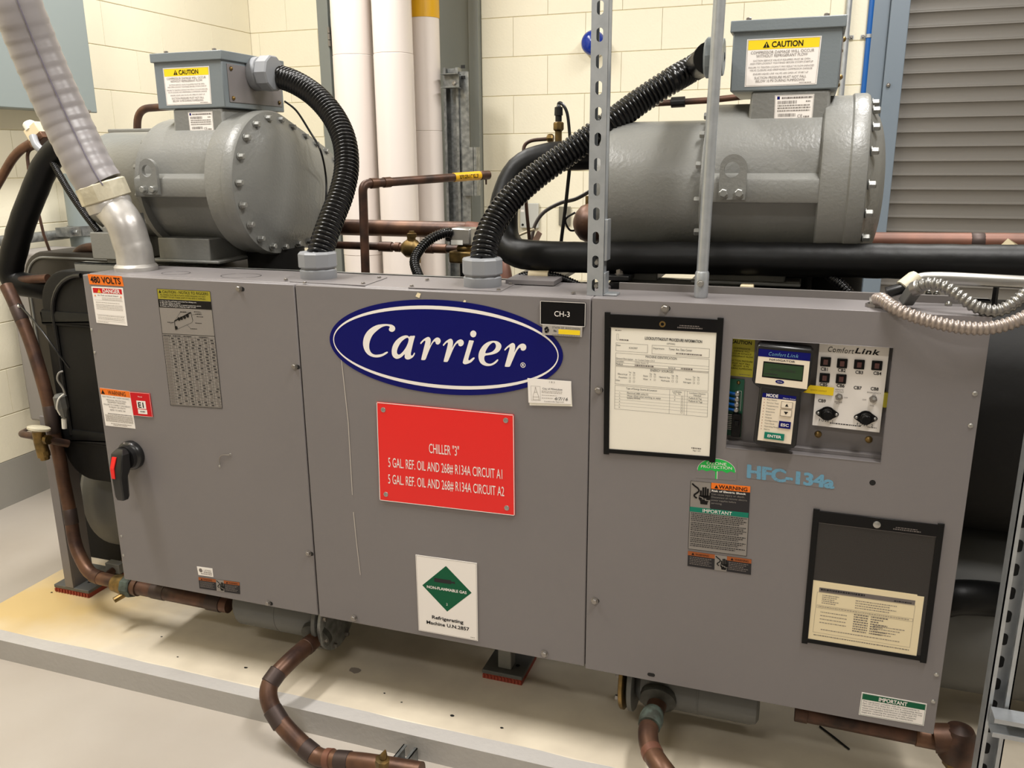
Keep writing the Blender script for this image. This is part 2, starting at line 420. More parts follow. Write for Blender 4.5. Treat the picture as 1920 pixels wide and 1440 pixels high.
# grey steel door in the back wall
d1 = struct(build(MB(DOORG).box(-.895, -.037, WY-.02, WY+.03, .01, DOORH-.06), 'door_1', ang=0, bevel=.002))
build(MB(DOORG).box(-.975, -.903, WY-.045, WY+.06, 0, DOORH).box(-.03, .027, WY-.045, WY+.06, 0, DOORH).box(-.975, .027, WY-.045, WY+.06, DOORH-.055, DOORH), 'door_frame', d1, ang=0, bevel=.003)
build(MB(DARK).box(-.905, -.028, WY+.03, WY+.05, 0, DOORH-.05), 'gap', d1, ang=0)
hz = PY(617, 72, WY).z
mbh = MB(SCRW)
for k in range(3): mbh.cyl((-.9, WY-.047, hz-.05+k*.036), (-.9, WY-.047, hz-.018+k*.036), .009, 10)
build(mbh.box(-.9, -.87, WY-.024, WY-.02, hz-.05, hz+.06), 'hinge', d1)
build(MB(DOORG).box(-.87, -.70, WY-.075, WY-.0205, PY(620, 55, WY).z, PY(620, 30, WY).z), 'closer_box', d1, ang=0)

# roll-up shutter and its guide
d2 = struct(build(MB(JAMB).box(2.035, 2.108, WY-.03, WY+.006, 0, 3.3).box(2.108, 2.19, WY-.075, WY+.006, 0, 3.3), 'door_2', ang=0, bevel=.003))
P_ = .0672; prof = [(0, .012), (.0045, .0175), (.009, .017), (.0115, .010), (.015, .004), (.040, .0015), (.058, .006), (.0655, .0105), (P_, .012)]
slm = None
z0s = 1.395-.0672*20
for k in range(38):
    z = z0s+k*P_
    if slm is None:
        mb = MB(SLAT); n = len(prof)
        fr = [(x, WY-.02-d, zz) for x in (2.188, 3.9) for zz, d in prof]
        mb.add(fr, [(i, i+n, i+n+1, i+1) for i in range(n-1)]); mb.box(2.188, 3.9, WY-.018, WY-.012, .0003, P_-.0003)
        so = build(mb, 'slat', d2, ang=50); slm = so
        so.location = (0, 0, z)
    else:
        o = slm.copy(); COL.objects.link(o); o.location = (0, 0, z)
bt = build(MB(SCRW).ball((2.13, WY-.08, PY(1652, 160, WY-.08).z), .010), 'bolt', d2)

# conduits strapped to the wall beside the shutter
def wall_conduit(px0, px1, r, m, label, cat, name, strap_px, side):
    a = PY(*px0, WY-.03); b = PY(*px1, WY-.03); x = (a.x+b.x)/2
    t = thing(name, label, cat, (x, WY-.03, .5))
    build(MB(m).cyl((x, WY-.006-r, .5), (x, WY-.006-r, 3.3), r, 16), 'tube', t)
    z = PY(*strap_px, WY-.03).z; mb = MB(GALV)
    mb.ring((x, WY-.006-r, z-.008), (0, 0, 1), r, r+.003, .016, 18); mb.box(min(x, x+side*.045), max(x, x+side*.045), WY-.009, WY-.006, z-.008, z+.008)
    build(mb, 'strap', t); build(MB(SCRW).hexn((x+side*.032, WY-.009, z), (0, -1, 0), .006, .006), 'screw', t)
wall_conduit((1594, 0), (1586, 70), .0135, GALV, 'slim grey conduit strapped up the block wall beside the right terminal box', 'conduit', 'wall_conduit', (1588, 69), .75)
wall_conduit((1636, 0), (1629, 70), .0135, BLUEP, 'bright blue conduit running up the wall beside the shutter guide', 'conduit', 'wall_conduit', (1629, 67), -.8)

# blue alarm light on the back wall
c = PY(1112, 78, WY-.06); t = thing('alarm_light', 'round blue alarm lens on a white base high on the back wall', 'alarm', (c.x, WY, c.z))
build(MB(WHT).lathe((c.x, WY-.006, c.z-.006), (0, -1, 0), [(0, .066), (.03, .066), (.035, .06)], 32), 'base', t)
build(MB(ALRM).lathe((c.x, WY-.04, c.z-.006), (0, -1, 0), [(0, .062), (.03, .062), (.05, .052), (.062, .03), (.066, .002)], 32), 'lens', t)

# wall plates
def wallplate(px, wpx, hpx, name, label, m, kind):
    c = PY(*px, WY-.01); s = .00195*1.3
    W_ = (PY(px[0]+wpx/2, px[1], WY).x-PY(px[0]-wpx/2, px[1], WY).x)/2; H_ = (PY(px[0], px[1]-hpx/2, WY).z-PY(px[0], px[1]+hpx/2, WY).z)/2
    t = thing(name, label, 'wall plate', (c.x, WY-.006, c.z-H_))
    build(MB(m).box(c.x-W_, c.x+W_, WY-.016 if kind else WY-.03, WY-.006, c.z-H_, c.z+H_), 'plate', t, bevel=.003)
    if kind: build(MB(WHT).box(c.x-.008, c.x+.012, WY-.019, WY-.016, c.z-.03, c.z+.03), 'socket', t, bevel=.002)
    else:
        build(MB(DARK).cyl((c.x-W_*.7, WY-.0315, c.z-H_*.75), (c.x-W_*.7, WY-.03, c.z-H_*.75), .007), 'screw', t)
        build(MB(P_W).box(c.x-W_*.9, c.x-W_*.55, WY-.031, WY-.03, c.z+H_*.3, c.z+H_*.48), 'tag', t)
wallplate((994, 404), 34, 46, 'cover_plate', 'pale square cover box on the back wall behind the black bend', PLATE, 0)
wallplate((1059, 405), 22, 36, 'outlet_plate', 'small brushed metal outlet plate on the back wall', STEELP, 1)

# grey enclosure high on the left wall
def left_cab():
    x1 = WX+.17; p = PX(183, 212, x1); ptop = 2.75; y1 = p.y; zb = p.z
    t = thing('wall_enclosure', 'large pale grey electrical enclosure on the left wall', 'enclosure', (WX, y1-.4, zb))
    build(MB(PANELG).box(WX, x1-.022, y1-.85, y1, zb+.004, ptop), 'body', t, bevel=.004)
    build(MB(PANELG).box(x1-.02, x1, y1-.85, y1, zb, ptop), 'cover', t, bevel=.004)
    q = PX(167, 209, x1); build(MB(SCRW).hexn((x1, q.y, q.z), (1, 0, 0), .006, .006), 'screw', t)
left_cab()
# conduit along and up the left wall
def left_pipes():
    xw = WX+.06
    a = PX(40, 452, xw); b = PX(190, 428, xw)
    t = thing('wall_pipe', 'galvanised pipe running level along the left wall', 'pipe', (xw, (a.y+b.y)/2, a.z))
    z = (a.z+b.z)/2
    build(MB(GALVD).cyl((xw, a.y-.5, z), (xw, b.y+.6, z), .022, 16), 'tube', t)
    xv = WX+.13; c = PX(153, 400, xv)
    t = thing('wall_pipe', 'thick grey upright pipe clamped beside the left wall', 'pipe', (xv, c.y, .3))
    build(MB(PANELG).cyl((xv, c.y, .3), (xv, c.y, PX(150, 325, xv).z), .062, 22), 'tube', t)
    zc = PX(150, 432, xv).z; mb = MB(GALVD); mb.ring((xv, c.y, zc-.022), (0, 0, 1), .062, .068, .044, 24)
    mb.box(xv-.03, xv+.05, c.y-.13, c.y-.066, zc-.02, zc+.02); mb.hexn((xv+.05, c.y-.105, zc), (1, 0, 0), .012, .02)
    build(mb, 'clamp', t)
left_pipes()

# three white jacketed pipes before the door
def white_pipe(x0, x1, yw, label, seams, band=None):
    xc = PY((x0+x1)/2, 150, yw).x; f = (PY(x1, 150, yw).x-PY(x0, 150, yw).x)/2*.84
    t = thing('jacketed_pipe', label, 'pipe', (xc, yw, 0), 'white jacketed pipes')
    ss = sorted([PY((x0+x1)/2, s, yw-f).z for s in seams]); zz = [0]+ss+[3.55]
    for i in range(len(zz)-1):
        rr = f+.0012*(i % 2)
        build(MB(PVC).lathe((xc, yw, zz[i]+.0008), (0, 0, 1), [(0, rr-.002), (.002, rr), (zz[i+1]-zz[i]-.003, rr), (zz[i+1]-zz[i]-.001, rr-.002)], 40), 'jacket', t)
    if band:
        zb = PY((x0+x1)/2, band, yw-f).z
        build(MB(YEL).lathe((xc, yw, zb), (0, 0, 1), [(0, f+.002), (.6, f+.002)], 40, caps=False), 'yellow_band', t, label='yellow band around the white jacket')
white_pipe(625, 705, 2.30, 'white jacketed pipe beside the door hinge, leftmost of three', (100, 480))
white_pipe(700, 779, 2.28, 'middle white jacketed pipe between two others, no yellow band', (97, 470))
white_pipe(768, 829, 2.50, 'white jacketed pipe with a yellow band near the top', (245, 520), 30)

# slotted post with bracket by the pipes
def door_post():
    yp = 2.55
    t = thing('strut_channel', 'upright steel strut channel beside the white jacketed pipes', 'channel', (PY(857, 300, yp).x, yp, 0))
    x0 = PY(841, 300, yp).x; x1 = PY(868, 300, yp).x; zt = PY(855, 128, yp).z
    mb = MB(GALVD); mb.box(x0, x0+.004, yp-.04, yp, 0, zt).box(x1-.004, x1, yp-.04, yp, 0, zt).box(x0, x1, yp, yp+.004, 0, zt)
    mb.box(x0, x0+.014, yp-.044, yp-.04, 0, zt).box(x1-.014, x1, yp-.044, yp-.04, 0, zt); build(mb, 'channel', t)
    mb = MB(GALVD); z = .5
    xq = x1+.03
    mb.box(x1, PY(885, 300, yp).x, yp-.03, yp-.026, 0, zt-.02); build(mb, 'side_plate', t)
    for zz in (PY(875, 126, yp).z, PY(875, 146, yp).z): build(MB(DARK).box(x1+.012, x1+.035, yp-.0315, yp-.030, zz-.008, zz+.008), 'slot', t, ang=0)
    z0, z1 = PY(855, 166, yp).z, PY(855, 143, yp).z; xa = PY(836, 150, yp-.05).x; xb = PY(864, 150, yp-.05).x
    build(MB(GALVD).box(xa, xb, yp-.075, yp-.07, z0, z1).box(xa, xb, yp-.12, yp-.044, z0-.004, z0).box(xa, xb, yp-.12, yp-.044, z1, z1+.004), 'bracket', t)
    build(MB(SCRW).hexn(PY(852, 156, yp-.075), (0, -1, 0), .010, .01), 'bolt', t)
    za, zb = PY(880, 367, yp-.05).z, PY(880, 276, yp-.05).z
    build(MB(GALVD).box(PY(868, 320, yp-.05).x, PY(889, 320, yp-.05).x, yp-.055, yp-.05, za, zb).box(PY(888, 320, yp-.05).x, PY(894, 320, yp-.05).x, yp-.055, yp-.0, za, zb), 'splice_plate', t)
door_post()

# ------------------------------------------------------------------ pad
PH = .065
def pad():
    t = thing('concrete_pad', 'low cream concrete pad with a rust yellow stain under the grey cabinets', 'pad', (-.42, .10, 0))
    x0, x1, y0, y1 = -.64, 4.2, -.088, 1.35
    build(MB(PAD).box(x0+.0, x1, y0+.047, y1, 0, PH), 'slab', t, ang=0, bevel=.006)
    mb = MB(PADF)
    n = 60; rnd = random.Random(4)
    topf = []; topb = []; bot = []
    for i in range(n+1):
        x = x0+(x1-x0)*i/n
        topb.append((x, y0+.049+rnd.uniform(-.003, .003), PH+.0012)); topf.append((x, y0+.002, PH+.0012)); bot.append((x, y0-.001, 0))
    for i in range(n):
        mb.add([topb[i], topf[i], topf[i+1], topb[i+1]], [(0, 1, 2, 3)], EDGE)
        mb.add([topf[i], bot[i], bot[i+1], topf[i+1]], [(0, 1, 2, 3)], PADF)
    mb.add([(x0, y0, 0), (x0, y0, PH+.001), (x0, y0+.05, PH+.001), (x0, y0+.05, 0)], [(0, 1, 2, 3)], PADF)
    build(mb, 'painted_edge', t, label='smooth grey painted front edge')
    mb = MB(P_PGR)
    rnd = random.Random(11)
    for px, py, r in ((665, 1257, .016), (145, 1106, .006), (97, 1111, .004), (461, 1252, .005), (333, 1232, .003), (303, 1194, .003), (753, 1317, .003), (721, 1300, .003), (848, 1342, .005), (941, 1365, .004)):
        c = PZ(px, py, PH); n = 10; mb.add([(c.x+r*(1.2+rnd.uniform(-.2, .2))*math.cos(6.283*i/n), c.y+r*(.8+rnd.uniform(-.2, .2))*math.sin(6.283*i/n), PH+.0006) for i in range(n)], [tuple(range(n))], DARK if r < .01 else P_PGR)
    build(mb, 'debris_specks', t, ang=0)['kind'] = 'stuff'
pad()

# ================================================================== THE CHILLER
XA, XB, XR, ZT, ZB, DP = .655, 1.393, 2.158, 1.200, .303, .215

# ---- evaporator, condenser, frame
def evaporator():
    yc, zc = .56, .86
    t = thing('evaporator_shell', 'big black foam covered cylinder behind the grey cabinets', 'evaporator', (.9, yc, zc-.3))
    X = (1, 0, 0)
    build(MB(INS).lathe((0, yc, zc), X, [(0, .27), (.02, .288), (2.55, .288), (2.57, .27)], 48), 'shell', t)
    def rrect(x0, x1, z0, z1, r, n=8):
        P = []
        for cx, cz, a0 in ((x1-r, z1-r, 0), (x0+r, z1-r, 90), (x0+r, z0+r, 180), (x1-r, z0+r, 270)):
            for i in range(n+1): a = math.radians(a0+90*i/n); P.append((cx+r*math.cos(a), cz+r*math.sin(a)))
        return P
    def rbox(x0, x1, y0, y1, z0, z1, r, m):
        e = .012; rings = []
        for y, g in ((y0, e), (y0+e*.3, e*.3), (y0+e, 0), (y1-e, 0), (y1, e)): rings.append([(x, y, z) for x, z in rrect(x0+g, x1-g, z0+g, z1-g, r-g)])
        return MB(m).loft(rings)
    ya = .235; xa = PY(84, 620, ya).x; za, zb_ = PY(182, 903, ya).z, min(PY(165, 500, ya).z, 1.17)
    build(rbox(xa, .1, ya, .44, za, zb_, .11, INS), 'head_cover', t)
    yb2 = .47; xb2 = PY(56, 600, yb2).x
    build(rbox(xb2, .1, yb2, .80, .45, PY(150, 474, yb2).z, .10, M('brown_insulation', (58, 54, 49), .5, spec=.25)), 'rear_head_cover', t, label='brownish black rear cover')
    build(MB(CMP).tube([(x, yb2-.001, z) for x, z in rrect(xb2+.022, .1, .45, PY(150, 474, yb2).z-.02, .085)][7:30], .004, 8), 'edge_trim', t)
    for py0, py1 in ((582, 612), (800, 828)):
        z1_, z0_ = PY(110, py0, ya).z, PY(110, py1, ya).z
        build(rbox(xa-.007, .05, ya-.008, .40, z0_, z1_, .008, INSP), 'band_strap', t)
    build(MB(RUB).tube([(x, ya-.004, z) for x, z in rrect(xa+.05, .1, za+.05, zb_-.012, .13)][9:20], .007, 8), 'edge_cord', t)
    build(MB(INS).lathe((2.56, yc, zc), X, [(0, .285), (.01, .325), (.1, .325), (.115, .29)], 48), 'end_flange', t)
evaporator()
def condenser():
    yc, zc = .55, .345
    t = thing('condenser_shell', 'grey painted cylinder low behind the cabinets, above the pad', 'condenser', (.9, yc, zc-.24))
    X = (1, 0, 0)
    build(MB(SHELL).lathe((-.57, yc, zc), X, [(0, .06), (.02, .14), (.05, .19), (.10, .23), (3.08, .23), (3.12, .19), (3.14, .1)], 48), 'shell', t)
    xp = PY(112, 950, .45).x; build(MB(INS).box(xp, .2, .45, .47, PH+.001, PY(130, 870, .45).z), 'rear_plate', t, label='black plate behind the shell')
    build(MB(SHELL).lathe((2.50, yc, zc), X, [(0, .23), (.004, .262), (.03, .262), (.034, .23)], 48), 'end_flange', t)
    build(MB(SHELL).lathe((-.20, yc, zc), X, [(0, .2), (.004, .25), (.03, .25), (.034, .23)], 48), 'end_flange', t)
    # dark insulated nozzle stub seen low at the right
condenser()
def right_stub():
    P = [PY(1905, 1128, .40), PY(1850, 1122, .34), PY(1800, 1120, .32), PY(1770, 1125, .33)]
    solo(MB(INSP).tube(catmull(P, 8), .042, 18), 'insulated_pipe', 'short glossy black insulated stub below the right end of the black cylinder', 'pipe')
right_stub()
def rear_box():
    y = .98
    a = PY(17, 500, y); b = PY(84, 792, y)
    t = thing('rear_enclosure', 'plain grey enclosure behind the rust brown copper pipe at the far left', 'enclosure', ((a.x+b.x)/2, y, b.z))
    x0, x1 = PY(20, 520, y).x, PY(205, 600, y).x; zt = PY(100, 475, y).z
    build(MB(M('grey_enclosure_warm', (150, 145, 141), .45)).box(x0-.02, x1, y, y+.25, b.z, zt), 'body', t, bevel=.012)
    build(MB(CABD).box(x0+.13, x0+.17, y+.02, y+.05, b.z-.03, b.z), 'tab', t)
    for xx in (x0+.1, x1-.06): build(MB(SHELL).box(xx, xx+.05, y+.1, y+.15, PH, b.z), 'leg', t)
rear_box()
def frame():
    t = thing('steel_stand', 'grey welded support frame standing on red rubber pads', 'frame', (.9, .25, PH))
    def foot(x0, x1, y0, y1):
        p = build(MB(SHELL).box(x0, x1, y0, y1, PH+.016, PH+.028), 'foot_plate', t, bevel=.002)
        build(MB(REDR).box(x0+.002, x1-.002, y0+.002, y1-.002, PH, PH+.016), 'rubber_pad', p, label='red rubber pad')
        mb = MB(REDR)
        n = 12
        for i in range(n): mb.box(x0+(x1-x0)*(i+.2)/n, x0+(x1-x0)*(i+.7)/n, y0-.0015, y0+.002, PH+.003, PH+.014)
        build(mb, 'pad_ribs', p, ang=0)['kind'] = 'stuff'
        build(MB(DARK).cyl(((x0+x1)/2+.03, y0+.05, PH+.028), ((x0+x1)/2+.03, y0+.05, PH+.0285), .006), 'bolt_hole', p)
    foot(-.525, -.375, .205, .37); foot(1.045, 1.165, .203, .345); foot(2.5, 2.65, .205, .37)
    pp = PZ(123, 1100, PH+.028)
    for x0, yp in ((pp.x, pp.y), (2.53, .245)):
        mb = MB(CAB); mb.box(x0, x0+.034, yp, yp+.008, PH+.028, .70).box(x0+.028, x0+.034, yp+.008, yp+.09, PH+.028, .70)
        build(mb, 'end_post', t, bevel=.001)
    build(MB(CMP).box(1.085, 1.125, .225, .265, PH+.028, .6), 'middle_post', t, bevel=.003)
    build(MB(CMP).box(-.42, -.36, .33, .36, PH+.03, .13), 'cross_bar', t, bevel=.002)
    for zz in (1.158,):
        build(MB(CMP).box(-.28, 2.2, .245, .275, zz, zz+.035).box(-.28, 2.2, .245, .29, zz+.031, zz+.035), 'top_rail', t, bevel=.001)
frame()
def angle_foot():  # cross rail on the pad seen at far left, running back under the shell
    a = PZ(215, 1085, PH+.03); b = PZ(232, 1052, PH+.03)
    solo(MB(COPD).tube([PZ(196, 1082, PH+.04), PZ(240, 1048, PH+.04)], .012, 12), 'copper_tube', 'thin brown tube running back under the left cabinet beside the foot', 'pipe')
angle_foot()

# ---- power cabinet: left door and middle cover on one box
pc = thing('power_cabinet', 'wide grey steel cabinet with a black rotary handle and a blue oval emblem', 'cabinet', (XB/2, DP/2, ZB))
build(MB(CAB).box(0.001, XB-.001, .020, DP, ZB+.002, ZT), 'body', pc, bevel=.003)
build(MB(CAB).box(0, XA-.0016, 0, .0205, ZB, ZT-.001), 'door', pc, bevel=.0025)
build(MB(CAB).box(XA+.0016, XB-.0012, 0.0005, .0205, ZB-.002, ZT-.001), 'cover_panel', pc, bevel=.0025)
# ---- control cabinet with the recessed opening
cc = thing('control_cabinet', 'grey steel control cabinet with a recessed switch opening and hanging document pockets', 'cabinet', ((XB+XR)/2, .07, ZB))
OX0, OX1, OZ0, OZ1 = 1.692, 1.9955, .8935, 1.1305
def holed_front():
    mb = MB(CAB); xs = [XB+.0012, OX0, OX1, XR]; zs = [ZB-.006, OZ0, OZ1, ZT]
    idx = lambda i, k, l: (i*4+k)*2+l
    vs = [(xs[i], y, zs[k]) for i in range(4) for k in range(4) for y in (0, .002)]
    fs = []
    for i in range(3):
        for k in range(3):
            if i == 1 and k == 1: continue
            fs.append((idx(i, k, 0), idx(i+1, k, 0), idx(i+1, k+1, 0), idx(i, k+1, 0)))
            fs.append((idx(i, k, 1), idx(i, k+1, 1), idx(i+1, k+1, 1), idx(i+1, k, 1)))
    for k in range(3):
        fs.append((idx(0, k, 0), idx(0, k+1, 0), idx(0, k+1, 1), idx(0, k, 1))); fs.append((idx(3, k, 0), idx(3, k, 1), idx(3, k+1, 1), idx(3, k+1, 0)))
        fs.append((idx(k, 0, 0), idx(k, 0, 1), idx(k+1, 0, 1), idx(k+1, 0, 0))); fs.append((idx(k, 3, 0), idx(k+1, 3, 0), idx(k+1, 3, 1), idx(k, 3, 1)))
    for a, b in (((1, 1), (2, 1)), ((2, 1), (2, 2)), ((2, 2), (1, 2)), ((1, 2), (1, 1))):
        fs.append((idx(*a, 0), idx(*a, 1), idx(*b, 1), idx(*b, 0)))
    mb.add(vs, fs); return mb
build(holed_front(), 'front_panel', cc, ang=0, bevel=.0008)
mb = MB(CAB); mb.box(XB+.0012, XR, .0021, .14, ZT-.003, ZT).box(XR-.003, XR, .0021, .14, ZB, ZT-.003).box(XB+.0012, XB+.004, .0021, .14, ZB, ZT-.003).box(XB+.0012, XR, .137, .14, ZB, ZT-.003)
build(mb, 'body', cc, bevel=.0006)
build(MB(CABD).box(XB+.03, XR-.03, .140, .146, ZT-.02, ZT+.016), 'rear_lip', cc, bevel=.001)  # shade on the lip is painted in as a darker cabinet grey
YR = .046
mb = MB(CAB); mb.box(OX0-.02, OX1+.02, YR, YR+.004, OZ0-.01, OZ1+.03)
mb.box(OX0-.02, OX1+.02, .0022, YR, OZ0-.006, OZ0-.003); mb.box(OX0-.02, OX1+.02, .0022, YR, OZ1+.025, OZ1+.028)
mb.box(OX0-.022, OX0-.019, .0022, YR, OZ0-.006, OZ1+.028); mb.box(OX1+.004, OX1+.007, .0022, YR, OZ0-.006, OZ1+.028)
build(mb, 'recess_liner', cc, ang=0)
zl = PY(1500, 838, YR-.012).z
build(MB(CAB).box(OX0-.018, OX1+.003, YR-.014, YR-.001, OZ0-.003, PY(1365, 826, YR-.014).z), 'recess_sill', cc, bevel=.001)

def screw(par, px, py, r=.006, kind='hex'):
    p = PY(px, py, 0)
    if kind == 'hex': m = MB(SCRW).hexn((p.x, 0, p.z), (0, -1, 0), r*.72, r*.7)
    elif kind == 'rivet': m = MB(CHR).lathe((p.x, 0, p.z), (0, -1, 0), [(0, r*.7), (r*.2, r*.68), (r*.4, r*.4), (r*.4, .0001)], 14)
    elif kind == 'hole': m = MB(DARK).lathe((p.x, .0003, p.z), (0, -1, 0), [(0, r), (.0006, r)], 16)
    build(m, 'hole' if kind == 'hole' else ('rivet' if kind == 'rivet' else 'screw'), par)
def slot(par, px, py, wd=.023, h=.011):
    p = PY(px, py, 0); n = 8; P = [(p.x+wd/2-h/2+h/2*math.cos(a), -.0006, p.z+h/2*math.sin(a)) for a in [math.pi*(i/n-.5) for i in range(n+1)]]
    P += [(p.x-wd/2+h/2+h/2*math.cos(a), -.0006, p.z+h/2*math.sin(a)) for a in [math.pi*(i/n+.5) for i in range(n+1)]]
    build(MB(DARK).slab(P, (0, .0008, 0)), 'slot_hole', par, ang=0)
for px, py in ((449, 541), (553, 687), (579, 1037), (503, 1130)): slot(pc, px+2, py+1); screw(pc, px, py, .009)
for px, py in ((664, 1158), (1021, 1225)): screw(pc, px, py, .010)
for px, py in ((172, 618), (178, 661), (228, 1005), (232, 1041)): screw(pc, px, py, .0055, 'rivet')
for px, py in ((432, 852), (412, 874)): screw(pc, px, py, .005, 'rivet')
for px, py in ((1121, 731), (1114, 1126), (1246, 578)): slot(cc, px+2, py, .020); screw(cc, px+1, py, .010)
for px, py in ((1828, 738), (1820, 798), (1756, 1265), (1750, 1315)): screw(cc, px, py, .007, 'rivet')
screw(cc, 1636, 905, .006, 'hole'); slot(cc, 1221, 1265, .018, .009)
# bent wire clip on the left door
c0, c1 = PY(413, 871, -.003), PY(431, 853, -.003)
build(MB(SCRW).tube(catmull([c0, PY(411, 863, -.004), PY(415, 854, -.004), c1], 8), .0012, 8), 'wire_clip', pc)
# scratches on the cover panel
for k, P in enumerate([[(633, 628), (640, 680), (652, 790), (660, 928)], [(662, 960), (668, 1020), (675, 1078)]]):
    q = [PY(*p, -.0006) for p in P]; mb = MB(P_PK)
    for i in range(len(q)-1): mb.add([q[i], q[i]+V((.0022, 0, 0)), q[i+1]+V((.0022, 0, 0)), q[i+1]], [(0, 1, 2, 3)])
    build(mb, 'scratch', pc, ang=0)
for px, py, s in ((784, 553, .007), (871, 565, .004)):
    p = PY(px, py, -.0006); build(MB(P_PC).add([p+V((-s, 0, -s*.5)), p+V((s*.4, 0, -s)), p+V((s, 0, s*.5)), p+V((-s*.2, 0, s*.8))], [(0, 1, 2, 3)]), 'paint_chip', pc, ang=0)

# plates, knockouts and screws on the cabinet top
def top_plate(P):
    q = [PZ(*p, ZT+.0018) for p in P]; build(MB(CAB).slab(q, (0, 0, -.0016)), 'gland_plate', pc, ang=0)
top_plate([(543, 528), (684, 535), (726, 520), (600, 512)])
top_plate([(765, 539), (938, 546), (970, 530), (820, 522)])
for px, py in ((536, 525), (572, 531), (681, 532), (711, 521), (772, 537), (801, 525), (957, 533), (935, 544), (1075, 550)):
    p = PZ(px, py, ZT+.002); build(MB(SCRW).hexn(p, (0, 0, 1), .0045, .003), 'screw', pc)
for px, py, r in ((330, 512, .04), (452, 517, .055)):
    p = PZ(px, py, ZT); mb = MB(DARK); n = 40
    for i in range(n):
        if i % 10 in (4, ): continue
        a, b = [2*math.pi*(i+k)/n for k in (0, 1)]
        mb.add([(p.x+rr*math.cos(t), p.y+rr*.8*math.sin(t), ZT+.0004) for rr, t in ((r, a), (r, b), (r-.0022, b), (r-.0022, a))], [(0, 1, 2, 3)])
    build(mb, 'knockout_groove', pc, ang=0)

# rotary disconnect handle
def handle():
    c = PY(249, 852, 0); r = .041
    b = build(MB(RUB).lathe((c.x, 0, c.z), (0, -1, 0), [(0, r), (.012, r), (.016, r*.95), (.020, r*.82), (.032, r*.80)], 32), 'rotary_handle', pc, label='black rotary disconnect handle with a red strip')
    e = PY(241, 940, -.055); hc = V((c.x, -.032, c.z))
    mb = MB(RUB)
    # hub shoulder and grip, drooping straight down
    zt = c.z+.030; zb2 = e.z+.002; hw = .0185
    ring = lambda z, w_, y0, y1: [(c.x+w_*sx*k, yy, z) for sx, yy, k in ((-1, y0, .75), (-1, (y0*2+y1)/3, 1), (-1, y1, .8), (1, y1, .8), (1, (y0*2+y1)/3, 1), (1, y0, .75))]
    mb.loft([ring(zt, hw*.7, -.03, -.044), ring(zt-.012, hw*1.35, -.028, -.058), ring(c.z-.02, hw*1.4, -.028, -.068), ring(c.z-.045, hw*1.05, -.040, -.070), ring(zb2+.012, hw, -.043, -.068), ring(zb2+.003, hw*.8, -.045, -.066), ring(zb2, hw*.4, -.048, -.062)])
    build(mb, 'grip', b, bevel=.003)
    mb = MB(P_SR); x = c.x-.0022
    q = [(c.x-.0215, -.0455, c.z+.018), (c.x-.006, -.0655, c.z+.010), (c.x-.006, -.0712, c.z-.022), (c.x-.006, -.073, c.z-.052), (c.x-.0155, -.0725, c.z-.052), (c.x-.020, -.070, c.z-.022)]
    P = [(236, 841), (229, 831), (219, 842), (217, 854), (221, 874), (229, 874), (226, 852)]
    q = [PY(*p, -.071) for p in ((231, 833), (219, 842), (217, 855), (220, 874), (229, 874), (226, 852), (229, 844))]
    P0 = [(c.x-.012, -.0625, c.z+.012), (c.x+.002, -.0625, c.z+.012), (c.x-.003, -.0705, c.z-.018), (c.x-.002, -.0722, c.z-.047), (c.x-.013, -.0722, c.z-.047), (c.x-.0155, -.0705, c.z-.018)]
    mb.slab(P0, (0, .006, 0)); build(mb, 'red_strip', b, label='red ribbed strip', ang=0)
    build(MB(P_GR).add([(c.x-.012, -.018, c.z+.036), (c.x+.012, -.018, c.z+.036), (c.x+.012, -.0145, c.z+.0392), (c.x-.012, -.0145, c.z+.0392)], [(0, 1, 2, 3)]), 'dial_mark', b, ang=0)
handle()

